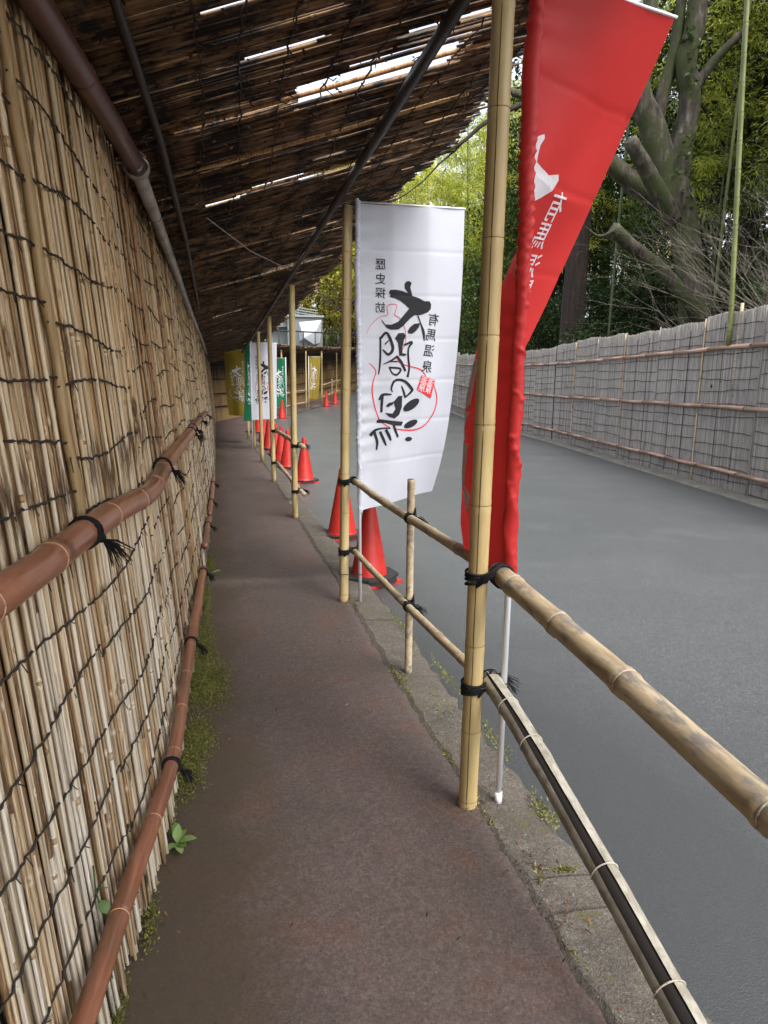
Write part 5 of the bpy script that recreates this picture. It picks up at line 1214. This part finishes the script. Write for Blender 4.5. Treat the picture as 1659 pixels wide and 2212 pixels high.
# leafless twiggy shrubs reaching in from the right
for i, (p, ds, lab) in enumerate(((V3(10.9, 9.4, 1.5), [(-.95, .15, .30), (-.9, .0, .45), (-.55, .25, .62), (-.75, .2, .38), (-.3, .2, .9), (-.9, .25, .22), (-.7, .1, .55), (-.45, -.1, .5)], 'leafless pale twiggy shrub leaning over the fence at the right edge'), (V3(11.6, 11.5, 1.6), [(-.4, .1, .8), (-.7, .3, .5), (-.2, .1, .9), (-.8, 0, .35), (-.6, -.2, .7)], 'second leafless pale shrub with fine twigs behind the first'))):
    t = thing('bare_shrub', lab, 'shrub', p); mb = MB()
    for d in ds:
        for _ in range(2): branchy(mb, p + V3(q.uniform(-.2, .2), q.uniform(-.2, .2), 0), V3(*d) + V3(q.gauss(0, .1), q.gauss(0, .1), q.gauss(0, .1)), q.uniform(1.6, 2.7), .008, 4, q, .30, .0, 3)
    mb.build('twigs', M['twig'], t)
t = thing('bare_tree', 'small leafless dark tree on the terrace behind the black railing', 'tree', (9.4, 47.5, 3.4)); mb = MB()
mb.tube(catmull([V3(9.3, 47.5, 3.0), V3(9.25, 47.5, 4.6), V3(9.0, 47.5, 5.8), V3(9.2, 47.5, 6.6), V3(9.9, 47.5, 7.4)], 5), [.24] + [.2 - .006 * k for k in range(20)], 8); mb.build('trunk', M['dark_bark'], t)
mb = MB()
for p, d in ((V3(9.0, 47.5, 5.8), V3(-.4, 0, .9)), (V3(9.9, 47.5, 7.4), V3(1, 0, .3)), (V3(9.9, 47.5, 7.4), V3(.3, 0, 1)), (V3(9.25, 47.5, 4.7), V3(.8, 0, .8)), (V3(9.1, 47.5, 6.2), V3(-.8, 0, .4))): branchy(mb, p, d, 2.2, .07, 3, q, .45)
mb.build('branches', M['dark_bark'], t)
# shade-loving ground cover on the bank
r_ = np.random.default_rng(17); n = 26000; vv_ = r_.uniform(4, 44, n); dd = r_.uniform(.4, 9, n) ** 1.0
X = np.array([fu(a) + b for a, b in zip(vv_, dd)]); Z = np.array([terrain(a, b) for a, b in zip(X, vv_)]) + r_.uniform(0, .45, n) ** 2 * 1.6
o = link('ground_cover', leaf_mesh('ground_cover', np.stack([X, vv_, Z], 1), .17, .42, M['leaf_dark'], 18, None, -.1)); stuff(o)

# ---------------------------------------------------------------- small growth and litter on the walkway
def tufts(name, spots, n, size, m, seed, h=.02):
    r = np.random.default_rng(seed); P = []
    for (x, y, rx, ry, k) in spots:
        m_ = int(n * k); a = r.normal(size=(m_, 2)) * .45; P.append(np.stack([x + a[:, 0] * rx, y + a[:, 1] * ry, r.uniform(0, h, m_) ** 1.0 + .004], 1))
    P = np.concatenate(P); P = P[[p[0] > wb(p[1]) - .01 for p in P]] if True else P
    o = link(name, leaf_mesh(name, P, size, .45, m, seed, None, -.5, 1.0, .75)); stuff(o); return o
tufts('moss', [(-.09, 3.28, .13, .30, .95), (-.12, 2.74, .08, .18, .4), (-.15, 2.50, .06, .2, .4), (-.10, 3.75, .07, .5, .5), (-.20, 2.25, .025, .12, .07), (-.22, 1.75, .02, .12, .05), (-.27, 1.45, .02, .12, .07), (-.31, 1.2, .02, .12, .06), (-.09, 4.6, .03, .6, .25), (-.08, 5.6, .05, .3, .2)], 13000, .0075, M['moss'], 51, .013)
tufts('moss', [(.885, 1.36, .012, .07, .05), (.89, 1.95, .014, .12, .10), (.885, 2.4, .015, .2, .10), (.89, 3.1, .03, .2, .2), (1.12, 2.5, .03, .25, .2), (1.13, 3.1, .025, .3, .22), (1.10, 1.95, .03, .12, .2), (.93, 1.66, .012, .05, .06), (1.02, 1.665, .05, .012, .1), (1.1, 3.9, .03, .4, .2), (.9, 4.3, .02, .2, .1), (1.0, 2.75, .08, .3, .12)], 1500, .010, M['moss'], 52, .007)
def big_leaf(mb, p, d, L, w, tint, curl=.25):
    d = Vector(d).normalized(); s = d.cross(Vector((0, 0, 1))).normalized(); up = s.cross(d); vs_ = []
    prof = [(0, .05), (.15, .45), (.4, 1), (.65, .95), (.85, .6), (1, .05)]
    for t_, k in prof:
        c = Vector(p) + d * (L * t_) + up * (L * curl * (t_ - t_ * t_ * 1.3))
        vs_ += [c - s * w * k * .5 + up * .12 * w * k, c, c + s * w * k * .5 + up * .12 * w * k]
    mb.add(vs_, [(i * 3 + j, i * 3 + j + 1, i * 3 + j + 4, i * 3 + j + 3) for i in range(5) for j in range(2)], tint)
wp = thing('weed', 'small bright green weed sprouting at the foot of the reed wall below the long rail', 'weed', (-.155, 2.06, 0))
for d, L, w, tn in (((.8, -.25, .35), .070, .034, .95), ((.5, .5, .5), .05, .022, .5), ((.25, -.9, .2), .07, .028, .45), ((-.1, .9, .55), .075, .028, .35), ((.1, .4, 1), .06, .03, .3), ((.5, -.8, .35), .06, .028, .6), ((-.3, -.7, .3), .055, .028, .2), ((.2, 1.0, .2), .06, .032, .3)):
    mb = MB(); big_leaf(mb, V3(-.165, 2.06, .012), d, L, w, tn); mb.build('leaf', M['weed'], wp)
iv = thing('ivy_sprig', 'sprig of ivy poking out between the reeds low on the wall', 'ivy', wall_pt(1.46, .2, .02))
for z, d, L in ((.36, (.3, .5, -.4), .05), (.33, (.4, -.5, -.5), .055), (.25, (.5, .1, -.7), .06), (.22, (.3, .6, -.3), .05), (.20, (.3, -.6, -.2), .05)):
    mb = MB(); big_leaf(mb, wall_pt(1.46, z, .016), d, L * .62, L * .5, q.random()); mb.build('leaf', M['ivy'], iv)
mb = MB(); mb.tube([wall_pt(1.46 + .01 * math.sin(z * 30), z, .014) for z in (.12, .2, .28, .36, .42)], .002, 4); mb.build('stem', M['ivy'], iv)
lf = thing('weed', 'single rounded weed leaf growing from the wall foot beyond the gap in the low rails', 'weed', (-.06, 4.95, 0)); mb = MB(); big_leaf(mb, V3(-.08, 4.95, .08), (.7, -.2, .5), .11, .08, .3); mb.build('leaf', M['weed'], lf); mb = MB(); mb.tube([(-.09, 4.96, 0), (-.08, 4.95, .09)], .002, 4); mb.build('stem', M['weed'], lf)
P = []; r_ = np.random.default_rng(61)
for k in range(420):
    y_ = 1.0 + 11 * r_.uniform() ** 1.8; c = r_.uniform()
    x_ = r_.uniform(-.2, 1.1) if c < .45 else (wb(y_) + abs(r_.normal()) * .07 + .02 if c < .75 else .885 + r_.normal() * .035)
    P.append((x_, y_, .012))
for (x_, y_) in ((.89, 2.05), (.93, 1.72), (.9, 1.5), (.845, 4.44), (.86, 7.48)):
    for k in range(55): P.append((x_ + r_.normal() * .04, y_ + r_.normal() * .045, .012 + r_.uniform(0, .012)))
o = link('leaf_litter', leaf_mesh('leaf_litter', np.array(P), .017, .22, M['leaf_dead'], 62, None, .1, .3, .6)); stuff(o)

# trees of one kind that differ only by where they stand are told apart by their order
ORD = ['first', 'second', 'third', 'fourth', 'fifth', 'sixth', 'seventh', 'eighth', 'ninth', 'tenth', 'eleventh', 'twelfth', 'thirteenth', 'fourteenth', 'fifteenth', 'sixteenth', 'seventeenth', 'eighteenth', 'nineteenth', 'twentieth']
for grp in ('tall evergreens on the bank', 'broadleaf trees on the bank', 'broadleaf trees at the fence end', 'yellow green trees behind the terrace', 'trees on the far skyline', 'rope'):
    g = sorted((o for o in SC.objects if o.parent is None and o.get('group') == grp), key=lambda o: (o.location.x * .969 - o.location.y * .245) / (o.location.x * .245 + o.location.y * .969))
    for o, w in zip(g, ORD): o['label'] = o['label'] + ', ' + w + ' from the left'
